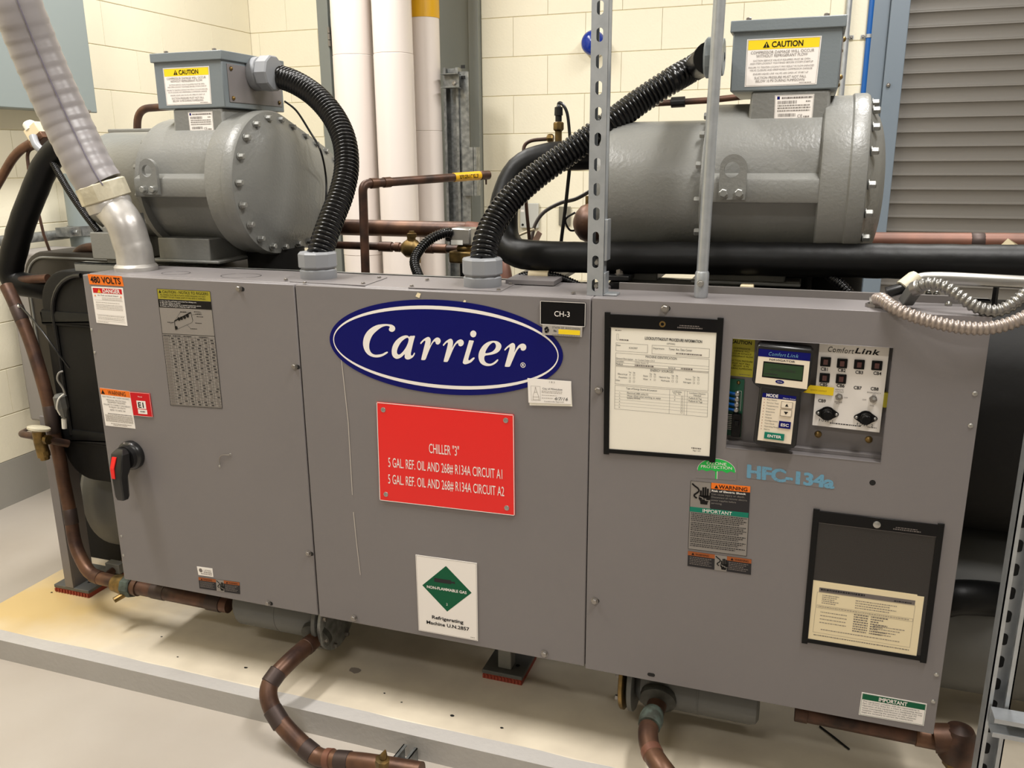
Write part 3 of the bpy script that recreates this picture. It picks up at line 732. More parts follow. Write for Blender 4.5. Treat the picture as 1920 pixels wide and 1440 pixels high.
# ================================================================== COMPRESSORS
DX = 1.570
def hull(s=0, n=72, grow=0):
    cs = ((.39, 1.425, .200), (.630, 1.385, .152)); out = []
    for i in range(n):
        a = 2*math.pi*i/n; d = (math.cos(a), math.sin(a))
        c = max(cs, key=lambda c: c[0]*d[0]+c[1]*d[1]+c[2]); out.append((c[0]+(c[2]+grow)*d[0], c[1]+(c[2]+grow)*d[1]))
    return out
def compressor(label):
    t = thing('screw_compressor', label, 'compressor', (0, .42, 1.20), 'twin screw compressors')
    yc, zc = .39, 1.425
    # rotor housing
    build(MB(CMP).lathe((-.265, .40, 1.42), (1, 0, 0), [(0, .07), (.012, .115), (.03, .145), (.055, .156), (.275, .156), (.28, .188), (.295, .188), (.2955, .17)], 48), 'rotor_housing', t)
    for i in range(14):
        a = 2*math.pi*(i+.3)/14; build(MB(BOLT).hexn((.0155, .40+.174*math.cos(a), 1.42+.174*math.sin(a)), (-1, 0, 0), .009, .012), 'flange_bolt', t)
    # motor casing with its ledge
    sec = [(.222, 1.456), (.199, 1.444), (.197, 1.440), (.197, 1.397), (.199, 1.394), (.238, 1.391)]
    sec += [(.39+.152*math.cos(math.radians(a)), 1.42+.168*math.sin(math.radians(a))) for a in range(200, 361, 10)]
    sec += [(.40+.186*math.cos(math.radians(a)), 1.425+.186*math.sin(math.radians(a))) for a in range(0, 170, 10)]
    mb = MB(CMP); mb.loft([[(x, y, z) for y, z in sec] for x in (.028, .28)]); build(mb, 'motor_casing', t)
    # cap ring
    mb = MB(CMP); rings = []
    for x, g in ((.264, -.012), (.267, -.004), (.273, -.002), (.322, -.002), (.324, 0), (.326, .0022), (.352, .0022), (.3585, -.002)): rings.append([(x, y, z) for y, z in hull(grow=g)])
    mb.loft(rings); build(mb, 'cap_ring', t)
    # domed end cap
    mb = MB(CMP); rings = []
    cx, cz = .46, 1.412
    for k in range(13):
        s = 1-.075*k if k < 2 else (.925-.075)*(1-((k-1)/11)); q = math.sqrt(max(0, 1-min(1, s/.86)**2.2)); x = .3588+(.001 if k == 0 else .004)+.046*q
        if k == 0: x = .3588
        rings.append([(x, cx+(y-cx)*max(s, .01), cz+(z-cz)*max(s, .01)) for y, z in hull(grow=-.002)])
    mb.loft(rings); build(mb, 'end_cap', t)
    # cap bolts evenly round the rim
    H = [V((.363, y, z)) for y, z in hull(n=180, grow=-.019)]; H = resample(H+[H[0]], .01); L = len(H)-1
    for i in range(24):
        p = H[int(L*i/24)]; build(MB(BOLT).hexn(p, (1, 0, 0), .0085, .014), 'cap_bolt', t)
    # neck and terminal box
    q = lambda x0, x1, y0, y1, z: [(x0, y0, z), (x1, y0, z), (x1, y1, z), (x0, y1, z)]
    mb = MB(CMP); mb.loft([q(.082, .275, .252, .58, 1.515), q(.094, .275, .270, .57, 1.54), q(.104, .275, .2885, .56, 1.566), q(.108, .275, .2885, .56, 1.631)]); build(mb, 'neck', t, bevel=.006)
    x0, x1, y0, y1, z0, z1 = .062, .288, .285, .568, 1.631, 1.762
    tb = build(MB(TBX).box(x0, x1, y0, y1, z0, z1), 'terminal_box', t, bevel=.003)
    build(MB(TBX).box(x0-.006, x1+.006, y0-.006, y1+.006, z1-.008, z1+.016), 'lid', tb, bevel=.002)
    for x in (x0+.03, x1-.035): build(MB(SCRW).hexn((x, y0+.02, z1+.016), (0, 0, 1), .006, .007), 'lid_screw', tb)
    build(MB(SCRW).hexn((x1-.03, y1-.05, z1+.016), (0, 0, 1), .006, .007), 'lid_screw', tb)
    build(MB(CAB).box(x1, x1+.0025, y0+.02, y1-.012, z0+.015, z1-.016), 'side_plate', tb, bevel=.001)
    for yy in (y0+.034, y1-.03):
        for zz in (z0+.026, z1-.028): build(MB(BRS).ball((x1+.003, yy, zz), .006), 'plate_screw', tb)
    D = V((DX, 0, 0)); W = lambda px, py, y: PY(px, py, y)-D
    s = Sheet(W(1401, 74, .2845), W(1541, 67, .2845), W(1531, 158, .2845), W(1396, 163, .2845), P_W)
    s.frame(.012, .018, .988, .982, .0006, P_TG); s.rect(.02, .028, .98, .225, P_Y)
    s.tri(.27, .19, .13, P_K, bang=P_Y); s.text('CAUTION', .34, .185, .115, al='l', w=.43, bold=1)
    for v, h, wd, tx in ((.315, .058, .86, 'COMPRESSOR DAMAGE WILL OCCUR'), (.39, .058, .70, 'WITHOUT REFRIGERANT FLOW'), (.475, .036, .78, 'SUCTION SERVICE VALVE IF EQUIPPED MUST BE OPEN'), (.535, .036, .86, 'AND STEM LOCKNUT TIGHTENED BEFORE SYSTEM STARTUP'), (.615, .036, .9, 'FAILURE TO TIGHTEN LOCKNUT MAY RESULT IN FLOW-INDUCED'), (.675, .036, .86, 'VALVE CLOSURE AND IRREPARABLE COMPRESSOR DAMAGE'), (.755, .036, .76, 'ENSURE LIQUID LINE VALVES ARE OPEN AT START UP'), (.845, .052, .72, 'SUCTION PRESSURE MUST NOT FALL'), (.915, .052, .68, 'BELOW 10 PSI DURING PUMPDOWN')):
        s.text(tx, .49, v, h, P_GR, w=wd)
    s.greek(.76, .93, .955, .014, P_TG, 3)
    s.build(tb, 'caution_sticker', 'yellow and white caution sticker on the terminal box')
    s = Sheet(W(1453, 179, .2878), W(1527, 176, .2878), W(1523, 223, .2878), W(1451, 225, .2878), P_W)
    s.rect(.06, .05, .13, .17, P_BL); s.greek(.18, .95, .15, .07, P_GR, 1)
    r = random.Random(5)
    for u0, v0, u1 in ((.08, .23, .56), (.1, .75, .56)):
        u = u0
        while u < u1: a = r.uniform(.008, .02); s.rect(u, v0, u+a, v0+.13, P_GR); u += a+r.uniform(.008, .018)
    for v in (.30, .45, .55, .66): s.greek(.08 if v > .4 else .8, .92, v, .05, P_TG, 2)
    s.text('CE', .67, .92, .12, P_GR); s.greek(.76, .92, .92, .06, P_TG, 9); s.frame(.01, .015, .99, .985, .0006, P_TG)
    s.build(t, 'nameplate', 'white printed nameplate with bar codes')
    # lifting eye
    ex0, ex1 = W(1349, 340, .194).x, W(1400, 340, .194).x; ez0, ez1 = W(1372, 374, .194).z, W(1376, 289, .194).z
    exc = (ex0+ex1)/2; hw = (ex1-ex0)/2; hc = W(1373, 318, .194)
    outer = []; inner = []; n = 32
    for i in range(n):
        a = 2*math.pi*i/n+.001; ca, sa = math.cos(a), math.sin(a)
        if sa >= 0: p = (exc+hw*ca, ez1-hw+hw*sa)
        else:
            k = min(hw/max(abs(ca), 1e-6), (ez1-hw-ez0)/abs(sa)); p = (exc+k*ca, ez1-hw+k*sa)
        outer.append(p); inner.append((hc.x+.0165*ca, hc.z+.0165*sa))
    mb = MB(CMP); ya, yb = .186, .1965; vs = []
    for L_ in (outer, inner):
        for y in (ya, yb): vs += [(x, y, z) for x, z in L_]
    fs = []
    for i in range(n):
        j = (i+1) % n; fs += [(i, j, 2*n+j, 2*n+i), (n+i, 3*n+i, 3*n+j, n+j), (i, n+i, n+j, j), (2*n+i, 2*n+j, 3*n+j, 3*n+i)]
    le = build(mb.add(vs, fs), 'lifting_eye', t, ang=40)
    for px in (1357, 1386):
        p = W(px, 362, .186); build(MB(BOLT).hexn((p.x, .186, p.z), (0, -1, 0), .0095, .010), 'eye_bolt', le)
    # feet
    build(MB(CMP).box(.03, .21, .26, .54, 1.212, 1.275).box(-.0, .245, .25, .57, 1.205, 1.214), 'mounting_foot', t, bevel=.003)
    build(MB(CMP).box(-.22, -.08, .26, .54, 1.205, 1.285), 'mounting_foot', t, bevel=.003)
    build(MB(INS).cyl((.30, .45, 1.12), (.30, .45, 1.235), .085, 24), 'discharge_neck', t)
    return t
cL = compressor('left grey screw compressor with domed bolted end, behind the big grey flexible conduit')
cR = copy_tree(cL); cR.location = cL.location+V((DX, 0, 0)); cR['label'] = 'right grey screw compressor seen side on, in front of the roll-up shutter'
# slim plate and pipe behind the left compressor
p0, p1 = PY(210, 246, .62), PY(300, 246, .62)
solo(MB(CMP).box(p0.x, p1.x+.1, .60, .75, p0.z-.006, p0.z+.006), 'cover_strip', 'thin grey plate lying on top behind the left compressor', 'plate', bevel=.003)
solo(MB(COP).tube(fillet([PY(257, 262, .66), PY(258, 204, .66), PY(330, 199, .66)], .05), .0125, 14), 'copper_pipe', 'small copper bend rising behind the left terminal box', 'pipe')

# ================================================================== BLACK CORRUGATED CONDUITS
def fitting(par, p, up, r):
    p = V(p); mb = MB(GPVC); mb.lathe(p, up, [(0, r*1.10), (.002, r*1.12), (.022, r*1.12), (.026, r*1.02), (.030, r*1.02)], 30); build(mb, 'connector_base', par)
    mb = MB(GPVC); u = V(up).normalized(); mb.lathe(p+u*.029, up, [(0, r*1.16), (.003, r*1.2), (.034, r*1.2), (.038, r*1.12), (.038, r*.98)], 10); build(mb, 'gland_nut', par, ang=20)
hp = PZ(598, 522, ZT)
cL_pts = [(hp.x, hp.y, ZT+.04)] + pxs([(607, 452, .14), (624, 405, .19), (641, 360, .245), (650, 312, .30), (645, 262, .345), (625, 218, .385), (592, 180, .42), (552, 154, .445), (512, 141, .46)])
bx = .2905; e = PX(478, 139, bx)
cL_pts += [(bx+.03, e.y, e.z)]
t = thing('corrugated_conduit', 'black corrugated conduit arching from the left terminal box down to the cabinet', 'conduit', (hp.x, hp.y, ZT), 'black corrugated conduits')
build(corrugated(cL_pts, .0335, .0118, .0055, 20, HOSE), 'hose', t, ang=60)
fitting(t, (hp.x, hp.y, ZT+.0005), (0, 0, 1), .041)
fitting(t, (bx+.0005, e.y, e.z), (1, 0, 0), .041)
hp = PZ(905, 537, ZT)
R_pts = [(hp.x, hp.y, ZT+.04)] + pxs([(911, 455, .13), (928, 415, .17), (957, 374, .21), (1008, 328, .26), (1075, 280, .31), (1140, 234, .35), (1200, 190, .40), (1258, 152, .43), (1310, 122, .455)])
ex = .062+DX; e = PX(1358, 107, ex); R_pts += [(ex-.03, e.y, e.z)]
t = thing('corrugated_conduit', 'black corrugated conduit slanting behind the slotted channel to the right terminal box', 'conduit', (hp.x, hp.y, ZT), 'black corrugated conduits')
build(corrugated(R_pts, .0325, .0118, .0055, 20, HOSE), 'hose', t, ang=60)
fitting(t, (hp.x, hp.y, ZT+.0005), (0, 0, 1), .040)
build(MB(TBX).lathe((ex-.0005, e.y, e.z), (-1, 0, 0), [(0, .036), (.012, .037), (.016, .040), (.034, .040), (.038, .035)], 12), 'gland_nut', t, ang=20)

# ================================================================== BIG GREY CONDUIT, LEFT
def big_conduit():
    b = PZ(256, 506, ZT); yb = b.y
    t = thing('flexible_conduit', 'thick grey flexible conduit on a silver elbow entering the cabinet top at left', 'conduit', (b.x, yb, ZT))
    A = PY(203, 380, yb+.01); Bt = PY(-22, -130, yb-.10)
    d = (Bt-A).normalized()
    # silver elbow
    P = catmull([(b.x, yb, ZT+.012), (b.x-.001, yb, ZT+.05), PY(247, 458, yb), PY(236, 424, yb), PY(222, 402, yb+.005), A+d*.0], 8)
    build(MB(SILV).tube(P, .0485, 28), 'elbow', t)
    build(MB(SILV).lathe((b.x, yb, ZT), (0, 0, 1), [(0, .056), (.010, .057), (.016, .053), (.018, .049)], 32), 'base_ring', t)
    build(MB(SILV).lathe(A-d*.022, d, [(0, .05), (.004, .058), (.022, .060), (.03, .056)], 32), 'throat_ring', t)
    build(MB(CREAM).lathe(A+d*.006, d, [(0, .060), (.003, .066), (.046, .066), (.05, .06)], 10), 'coupling_nut', t, label='scuffed cream painted coupling nut', ang=20)
    # sleeve, ribbed faintly
    pts = [A+d*.05, PY(170, 318, yb-.005), PY(130, 238, yb-.012), PY(92, 155, yb-.03), PY(60, 80, yb-.05), PY(30, 5, yb-.075), Bt]
    Q = resample(catmull(pts, 10), .006)
    rr = [.0610+.0006*math.sin(i*1.05)+(.0012 if i % 6 == 0 else 0)*(1 if 20 < i < 75 else .25) for i in range(len(Q))]
    build(MB(SLV).tube(Q, rr, 32), 'sleeve', t, ang=60)
    n1 = (CAM-Q[40]).normalized(); mb = MB(SEAM); mb.tube([q+(n1*.0607+V((.006, 0, .004))) for q in Q], .0016, 6)
    build(mb, 'seam_line', t)
big_conduit()
# dark slanted bar just right of the elbow
pa, pb = PY(285, 498, .17), PY(262, 405, .17)
solo(MB(SHELL).bar(PY(283, 500, .19), PY(258, 400, .19), .03, .012), 'dark_bar', 'dark grey slanted bar just behind the silver elbow', 'bar')
mb = MB(CMP); p = PY(210, 440, .25)
solo(MB(CMP).box(PY(192, 430, .27).x, PY(218, 430, .27).x, .27, .30, PY(205, 500, .27).z, PY(205, 425, .27).z), 'bracket', 'grey upright bracket at the left beside the silver elbow', 'bracket', bevel=.004)

# ================================================================== STRUT POST AND TUBE STANDING ON THE CABINETS
def slotted_post():
    b = PZ(1118, 553, ZT+.0005)
    xc, yf = b.x-.001, b.y-.01; hw = .0178; top = 2.35
    t = thing('slotted_channel', 'galvanised slotted strut channel standing on the cabinets between the two compressors', 'channel', (xc, yf+.02, ZT))
    # front web with real slots
    zs = []; z = PY(1117, 535, yf).z
    while z < top-.03: zs.append(z); z += .0508
    n = 16; mb = MB(GALV); a, hh = .0072, .0135
    prev = ZT+.0005
    for i, z in enumerate(zs):
        lo = prev; hi = (z+zs[i+1])/2 if i+1 < len(zs) else top
        out = []; inn = []
        for k in range(n):
            an = 2*math.pi*(k+.5)/n; ca, sa = math.cos(an), math.sin(an)
            inn.append((xc+a*ca, z+(hh-a)*(1 if sa > 0 else -1)+a*sa))
            kx = hw/abs(ca); kz = ((hi-z) if sa > 0 else (z-lo))/abs(sa); q = min(kx, kz); out.append((xc+q*ca, z+q*sa))
        cor = [(xc+hw, hi), (xc-hw, hi), (xc-hw, lo), (xc+hw, lo)]
        for c in cor:
            j = min(range(n), key=lambda m_: (out[m_][0]-c[0])**2+(out[m_][1]-c[1])**2); out[j] = c
        vs = []
        for L_ in (out, inn):
            for y in (yf, yf+.0026): vs += [(x, y, zz) for x, zz in L_]
        fs = []
        for k in range(n):
            j = (k+1) % n; fs += [(k, 2*n+k, 2*n+j, j), (n+k, n+j, 3*n+j, 3*n+k), (2*n+k, 3*n+k, 3*n+j, 2*n+j)]
        mb.add(vs, fs); prev = hi
    build(mb, 'slotted_web', t, ang=20)
    zz = ZT+.0005
    mb = MB(GALV)
    for s in (-1, 1):
        x0 = xc+s*hw; mb.box(min(x0, x0-s*.0026), max(x0, x0-s*.0026), yf+.0026, yf+.032, zz, top)
        mb.box(min(x0, x0-s*.010), max(x0, x0-s*.010), yf+.0295, yf+.032, zz, top)
    build(mb, 'flanges', t, ang=0)
    for zc in (zs[0], zs[1]): build(MB(CHR).hexn((xc, yf+.022, zc-.003), (0, -1, 0), .006, .012), 'bolt', t)
    build(MB(GALV).box(xc+hw, xc+hw+.006, yf+.004, yf+.04, PY(1140, 490, yf).z, PY(1140, 412, yf).z), 'side_clip', t, bevel=.001)
    build(MB(GALV).box(xc+hw, xc+hw+.03, yf+.004, yf+.04, ZT+.0005, ZT+.005).box(xc+hw, xc+hw+.004, yf+.004, yf+.04, ZT+.005, ZT+.05), 'base_angle', t, bevel=.001)
slotted_post()
def emt_post():
    b = PZ(1315, 556, ZT); x, y = b.x, b.y-.012; r = .0122
    t = thing('conduit_post', 'thin galvanised tube rising from the right cabinet top past the right compressor', 'conduit', (x, y, ZT))
    d = V((.012, 0, 1)).normalized()
    build(MB(GALV).cyl((x, y, ZT+.004), V((x, y, ZT))+d*1.1, r, 22), 'tube', t)
    build(MB(GALV).lathe((x, y, ZT+.0005), d, [(0, r+.001), (.004, r+.0026), (.052, r+.0026), (.056, r+.0006)], 24), 'set_screw_coupling', t)
    build(MB(CHR).hexn((x, y-r-.0024, ZT+.032), (0, -1, 0), .006, .005), 'set_screw', t)
emt_post()

# ================================================================== INSULATED PIPES
P = fillet([PY(1140, 288, .40), PY(985, 296, .40), PY(942, 372, .36), PY(945, 470, .30), PY(1010, 482, .25), PY(1300, 484, .24), PY(2010, 495, .22), PY(2900, 512, .20)], .13, 12)
t = thing('insulated_pipe', 'long black insulated pipe looping down and running in front of the right compressor', 'pipe', (1.4, .27, 1.22))
Q = resample(P, .02); rnd = random.Random(3)
build(MB(INSP).tube(Q, [.0375+rnd.uniform(-.0006, .0006) for _ in Q], 26), 'insulation', t, ang=60)
solo(MB(CMP).lathe(PY(1145, 290, .40), (-1, 0, 0), [(0, .055), (.02, .055)], 20), 'pipe_flange', 'dark flange where the black bend meets the right compressor', 'flange')
# left one
P = fillet([PY(140, 262, .42), PY(92, 292, .40), PY(40, 420, .36), PY(12, 528, .34), PY(90, 541, .36), PY(150, 545, .42)], .07, 10)
t = thing('insulated_pipe', 'black insulated pipe bending down at the far left into the black cylinder', 'pipe', (-.6, .38, 1.1))
Q = resample(P, .02); build(MB(INSP).tube(Q, [.0400+rnd.uniform(-.0012, .0012) for _ in Q], 24), 'insulation', t, ang=60)

# ================================================================== PIPEWORK
def pipe(name, label, P, r, m=COP, rad=.06, collars=(), cat='pipe', cm=None, n=16, group=None):
    Q = fillet(P, rad, 8) if rad else [V(p) for p in P]
    c = V(P[0]); t = thing(name, label, cat, (sum(p.x for p in Q)/len(Q), sum(p.y for p in Q)/len(Q), min(p.z for p in Q)), group)
    build(MB(m).tube(Q, r, n), 'tube', t, ang=60)
    tot = [0]
    for i in range(len(Q)-1): tot.append(tot[-1]+(Q[i+1]-Q[i]).length)
    def at(f):
        s = f*tot[-1]
        for i in range(len(Q)-1):
            if tot[i+1] >= s: return Q[i]+(Q[i+1]-Q[i])*((s-tot[i])/max(1e-9, tot[i+1]-tot[i])), (Q[i+1]-Q[i]).normalized()
    for f, l, k, cmx in collars:
        p, d = at(f); build(MB(cmx or cm or SOLD).lathe(p-d*l/2, d, [(0, r), (.0015, r*k), (l-.0015, r*k), (l, r)], n), 'joint_collar', t)
    return t, at
# main copper drop at the far left, sweeping under the cabinet
yl = .14
P = [PY(x, y, d) for x, y, d in ((12, 536, .27), (26, 565, .26), (41, 600, .25), (57, 640, .24), (76, 700, .225), (92, 760, .215), (103, 820, .205), (114, 870, .20), (119, 900, .195), (131, 960, .18), (139, 1010, .165), (151, 1045, .15), (176, 1079, .132), (236, 1094, .115))]
t, at = pipe('copper_pipe', 'rust brown copper pipe descending at the far left and bending under the cabinet', catmull(P, 4), .0205, COP, 0, [(.09, .05, 1.03, SOLD), (.40, .09, 1.04, SOLD), (.68, .05, 1.05, SOLD), (.885, .035, 1.08, COPD)], n=20)
p = PY(232, 1096, .115); d = (PY(300, 1108, .115)-p).normalized()
build(MB(BRS).lathe(p-d*.035, d, [(0, .026), (.03, .031), (.045, .031)], 18), 'brass_union', t)
build(MB(VERD).lathe(p+d*.008, d, [(0, .033), (.004, .036), (.03, .036), (.034, .033)], 8), 'union_nut', t, label='green corroded union nut', ang=20)
mb = MB(BRS); mb.cyl(p+d*.02+V((0, -.02, -.02)), p+d*.02+V((-.015, -.05, -.028)), .009, 10); build(mb, 'drain_stub', t)
z1 = PY(430, 1135, .115)
t2, at = pipe('copper_pipe', 'level copper pipe running along under the left cabinet door', [p+d*.04, z1], .0235, COPD, 0, [(.02, .03, 1.18, COP), (.28, .05, 1.06, SOLD), (.86, .05, 1.1, SOLD)], n=18)

# oil coolers under the cabinets
def cooler(xa, xb, y, z, r, flange_at, label):
    t = thing('filter_drier', label, 'filter drier', ((xa+xb)/2, y, z-r), 'filter driers')
    e = .02
    build(MB(SHELL).lathe((xa, y, z), (1, 0, 0), [(0, r*.55), (.006, r*.82), (.02, r), (xb-xa-.02, r), (xb-xa-.006, r*.95), (xb-xa, r*.8)], 32), 'shell', t)
    xm = xa+(xb-xa)*.52; build(MB(SHELL).lathe((xm, y, z), (1, 0, 0), [(0, r), (.0012, r+.0012), (.003, r+.0012), (.004, r)], 32), 'weld_seam', t)
    if flange_at == 'right': xs = ((xb-.003, .014, SHELL), (xb+.018, .012, GALVD))
    else: xs = ((xa-.011, .014, SHELL), (xa-.032, .012, BRS))
    for x, th, m in xs: build(MB(m).lathe((x, y, z), (1, 0, 0), [(0, r*1.28), (.002, r*1.32), (th-.002, r*1.32), (th, r*1.28)], 36), 'end_flange', t)
    for k in range(8):
        a = 2*math.pi*(k+.5)/8; yy, zz = y+r*1.14*math.cos(a), z+r*1.14*math.sin(a); xx = xs[1][0]+(xs[1][1] if flange_at == 'right' else 0)
        build(MB(SCRW).hexn((xx, yy, zz), (1 if flange_at == 'right' else -1, 0, 0), .007, .008), 'flange_bolt', t)
    return t
a = PY(455, 1150, .13); b = PY(616, 1180, .13)
cooler(a.x, b.x, .14, .222, .074, 'right', 'grey filter drier with its flanged end to the right under the cover panel')
a = PY(1193, 1300, .13); b = PY(1424, 1330, .13)
cooler(a.x, b.x, .14, .222, .074, 'left', 'grey filter drier with its flanged end to the left under the control cabinet')
# their bent copper outlets
s0 = PY(589, 1203, .055)
P = [V((s0.x, .10, s0.z+.012)), s0+V((0, .02, .004)), PY(540, 1243, -.06), PY(504, 1290, -.13), PY(520, 1345, -.16), PY(585, 1412, -.185), PY(625, 1424, -.19), PY(690, 1431, -.19), PY(790, 1447, -.19)]
t, at = pipe('copper_pipe', 'bent copper pipe curving out under the cover panel down to the floor', catmull(P, 7), .0235, COP, 0, [(.10, .02, 1.06, COPD), (.28, .04, 1.05, SOLD), (.42, .05, 1.06, SOLD), (.58, .035, 1.07, SOLD), (.665, .02, 1.10, COPB), (.72, .04, 1.07, SOLD)], n=20)
build(MB(BOSS).lathe((s0.x, .075, s0.z+.015), (0, -1, -.35), [(0, .046), (.014, .044), (.02, .034)], 24), 'boss', t, label='dark corroded boss')
s0 = PY(1232, 1325, .055)
P = [V((s0.x, .10, s0.z+.012)), s0+V((0, .02, .006)), PY(1222, 1350, .0), PY(1215, 1375, -.05), PY(1222, 1410, -.10), PY(1250, 1452, -.15), PY(1300, 1512, -.17), V((1.86, -.185, .045)), V((2.05, -.19, .030)), V((2.6, -.19, .030))]
t, at = pipe('copper_pipe', 'bent copper pipe leaving the frame bottom below the control cabinet', catmull(P, 7), .0235, COP, 0, [(.085, .012, 1.06, COPB), (.16, .02, 1.06, COPB)], n=20)
build(MB(BOSS).lathe((s0.x, .075, s0.z+.016), (0, -1, -.35), [(0, .046), (.014, .044), (.02, .032)], 24), 'boss', t, label='dark corroded boss')
p = PY(1225, 1336, .02); build(MB(VERD).lathe(p, PY(1217, 1362, -.03)-p, [(0, .025), (.025, .029), (.05, .026)], 16), 'worn_collar', t)
# brass plug and short strut on the floor
p = PY(716, 1436, -.235)
t = thing('brass_plug', 'small brass plug valve beside the short strut on the floor', 'valve', p+V((0, 0, -.02)))
build(MB(BRS).lathe(p, (.15, 0, 1), [(0, .016), (.012, .018), (.02, .018), (.022, .012)], 8), 'body', t, ang=20)
build(MB(BRS).lathe(p+V((.004, 0, .022)), (.3, 0, 1), [(0, .009), (.012, .008), (.026, .002)], 10), 'tip', t)
a = PZ(770, 1398, .045); bq = PZ(712, 1470, .045)
d = (bq-a).normalized(); nrm = V((-d.y, d.x, 0)); t = thing('floor_strut', 'short worn steel channel lying on the floor before the pad', 'channel', (a+bq)/2)
t.location.z = 0; mb = MB(GALVD); hw = .0205
for (o1, o2, z0, z1) in ((-hw, hw, .0, .003), (-hw, -hw+.003, .003, .043), (hw-.003, hw, .003, .043), (-hw, -hw+.010, .040, .043), (hw-.010, hw, .040, .043)):
    q = [a+nrm*o1, bq+nrm*o1, bq+nrm*o2, a+nrm*o2]; mb.slab([V((p.x, p.y, z0+.001)) for p in q], (0, 0, z1-z0))
build(mb, 'channel', t, ang=0)

# right end: level copper pipe and its capped elbow on the pad
a = PY(1492, 1332, .12); b = PY(1772, 1388, .12)
t, at = pipe('copper_pipe', 'dark copper pipe under the right end of the control cabinet', [a, b], .0235, COPD, 0, [(.04, .03, 1.08, COPD), (.9, .06, 1.1, COP)], n=18)
p = PY(1798, 1385, .11)
build(MB(COPD).lathe(p+V((0, 0, -.052)), (0, 0, 1), [(0, .036), (.006, .040), (.045, .040), (.06, .037), (.078, .028), (.086, .012), (.088, .001)], 22), 'elbow_body', t)
build(MB(COP).cyl(p+V((-.05, 0, -.01)), p, .033, 18), 'elbow_socket', t)
build(MB(BRS).lathe(p+V((0, -.01, -.052)), (.1, -.12, -1), [(0, .03), (.012, .03), (.014, .022), (.024, .021)], 6), 'square_cap', t, ang=20)
q0, q1 = PZ(1537, 1362, PH+.003), PZ(1592, 1405, PH+.003); solo(MB(RUB).tube([q0, (q0+q1)/2+V((0, 0, .001)), q1], .0028, 8), 'wire_scrap', 'thin dark piece of wire lying on the pad', 'wire')

# ---- behind the cabinets
# relief pipe with the yellow tag
z0 = PY(680, 345, .45)
P = [PY(686, 530, .45), z0, PY(916, 328, .92)]
t, at = pipe('relief_pipe', 'thin copper relief pipe with a yellow tape label above the cover panel', P, .0128, COPD, .022, [(.40, .028, 1.18, COP), (.46, .028, 1.18, COP), (.975, .04, 1.15, COP)])
pa, da = at(.80); pb, _ = at(.945)
build(MB(YEL).lathe(pa, pb-pa, [(0, .0135), (.0005, .0142), ((pb-pa).length, .0142)], 18), 'yellow_tape', t, label='yellow tape label')
mb = MB(P_K); vs, fs, L_ = glyphs('REFRIGERANT RELIEF', 1); dd = (pb-pa); ln = dd.length; dd.normalize(); up = V((0, 0, 1)); nn = (CAM-pa); nn -= dd*nn.dot(dd); nn.normalize(); up = nn.cross(dd); up = up if up.z > 0 else -up
def wrap(a_, b_):
    an = (b_-.5)*.011/.0145; return pa+dd*(ln*.12+a_/L_*ln*.74)+(nn*math.cos(an)+up*math.sin(an))*.0147
mb.add([wrap(*v) for v in vs], fs); build(mb, 'lettering', t, ang=0)
pe, de = at(.985); build(MB(COP).cyl(pe+V((0, 0, -.012)), pe+V((0, 0, -.03)), .003, 8), 'drip_pin', t)
# big copper line and liquid line behind
t, at = pipe('copper_pipe', 'big level copper pipe crossing before the white jacketed pipes', [PY(560, 424, .80), PY(900, 432, .78), PY(925, 445, .76)], .0265, COP, .05, [(.90, .06, 1.05, COPB)], n=20)
t, at = pipe('liquid_line', 'thin copper liquid line with brass valves behind the cover panel', [PY(560, 457, .74), PY(880, 468, .72)], .0125, COPD, 0, [(.53, .05, 1.3, COPD), (.60, .02, 1.25, COP), (.78, .03, 1.35, COPD), (.84, .05, 1.2, COP)])
p = PY(772, 466, .73)
mb = MB(BRS); mb.lathe(p+V((-.035, 0, 0)), (1, 0, 0), [(0, .014), (.012, .024), (.02, .029), (.05, .029), (.058, .022), (.07, .014)], 16); mb.cyl(p, p+V((0, 0, .04)), .014, 14); mb.lathe(p+V((.002, 0, .036)), (0, 0, 1), [(0, .017), (.012, .017), (.014, .010), (.02, .009)], 6)
mb.cyl(p+V((.02, 0, -.02)), p+V((.02, 0, -.045)), .010, 10)
build(mb, 'brass_valve', t)
p = PY(872, 440, .66)
t = thing('solenoid_valve', 'silver coil box on a brass valve body beside the right black conduit', 'valve', p+V((0, 0, -.09)))
build(MB(CHR).box(p.x-.036, p.x+.030, p.y-.03, p.y+.03, p.z-.030, p.z+.022), 'coil_box', t, bevel=.006)
build(MB(WHT).box(p.x-.034, p.x+.004, p.y-.0308, p.y-.030, p.z-.028, p.z-.014), 'label', t, ang=0)
mb = MB(BRS); mb.lathe(p+V((0, 0, -.045)), (0, 0, 1), [(-.004, .03), (.012, .03), (.014, .02)], 6); mb.box(p.x-.045, p.x+.04, p.y-.028, p.y+.028, p.z-.085, p.z-.048)
build(mb, 'brass_body', t, bevel=.006)
P = [p+V((-.036, 0, -.004))]+pxs([(838, 436, .62), (808, 448, .58), (786, 470, .54), (777, 492, .5), (786, 520, .46)])
t = thing('corrugated_conduit', 'small black corrugated conduit curling from the silver coil box', 'conduit', P[-1])
build(corrugated(P, .0150, .0085, .0028, 14, HOSE), 'hose', t, ang=60)
q = P[0]; build(MB(RUB).lathe(q+V((.002, 0, 0)), (-1, -.1, 0), [(0, .018), (.024, .018), (.026, .014)], 10), 'connector', t)
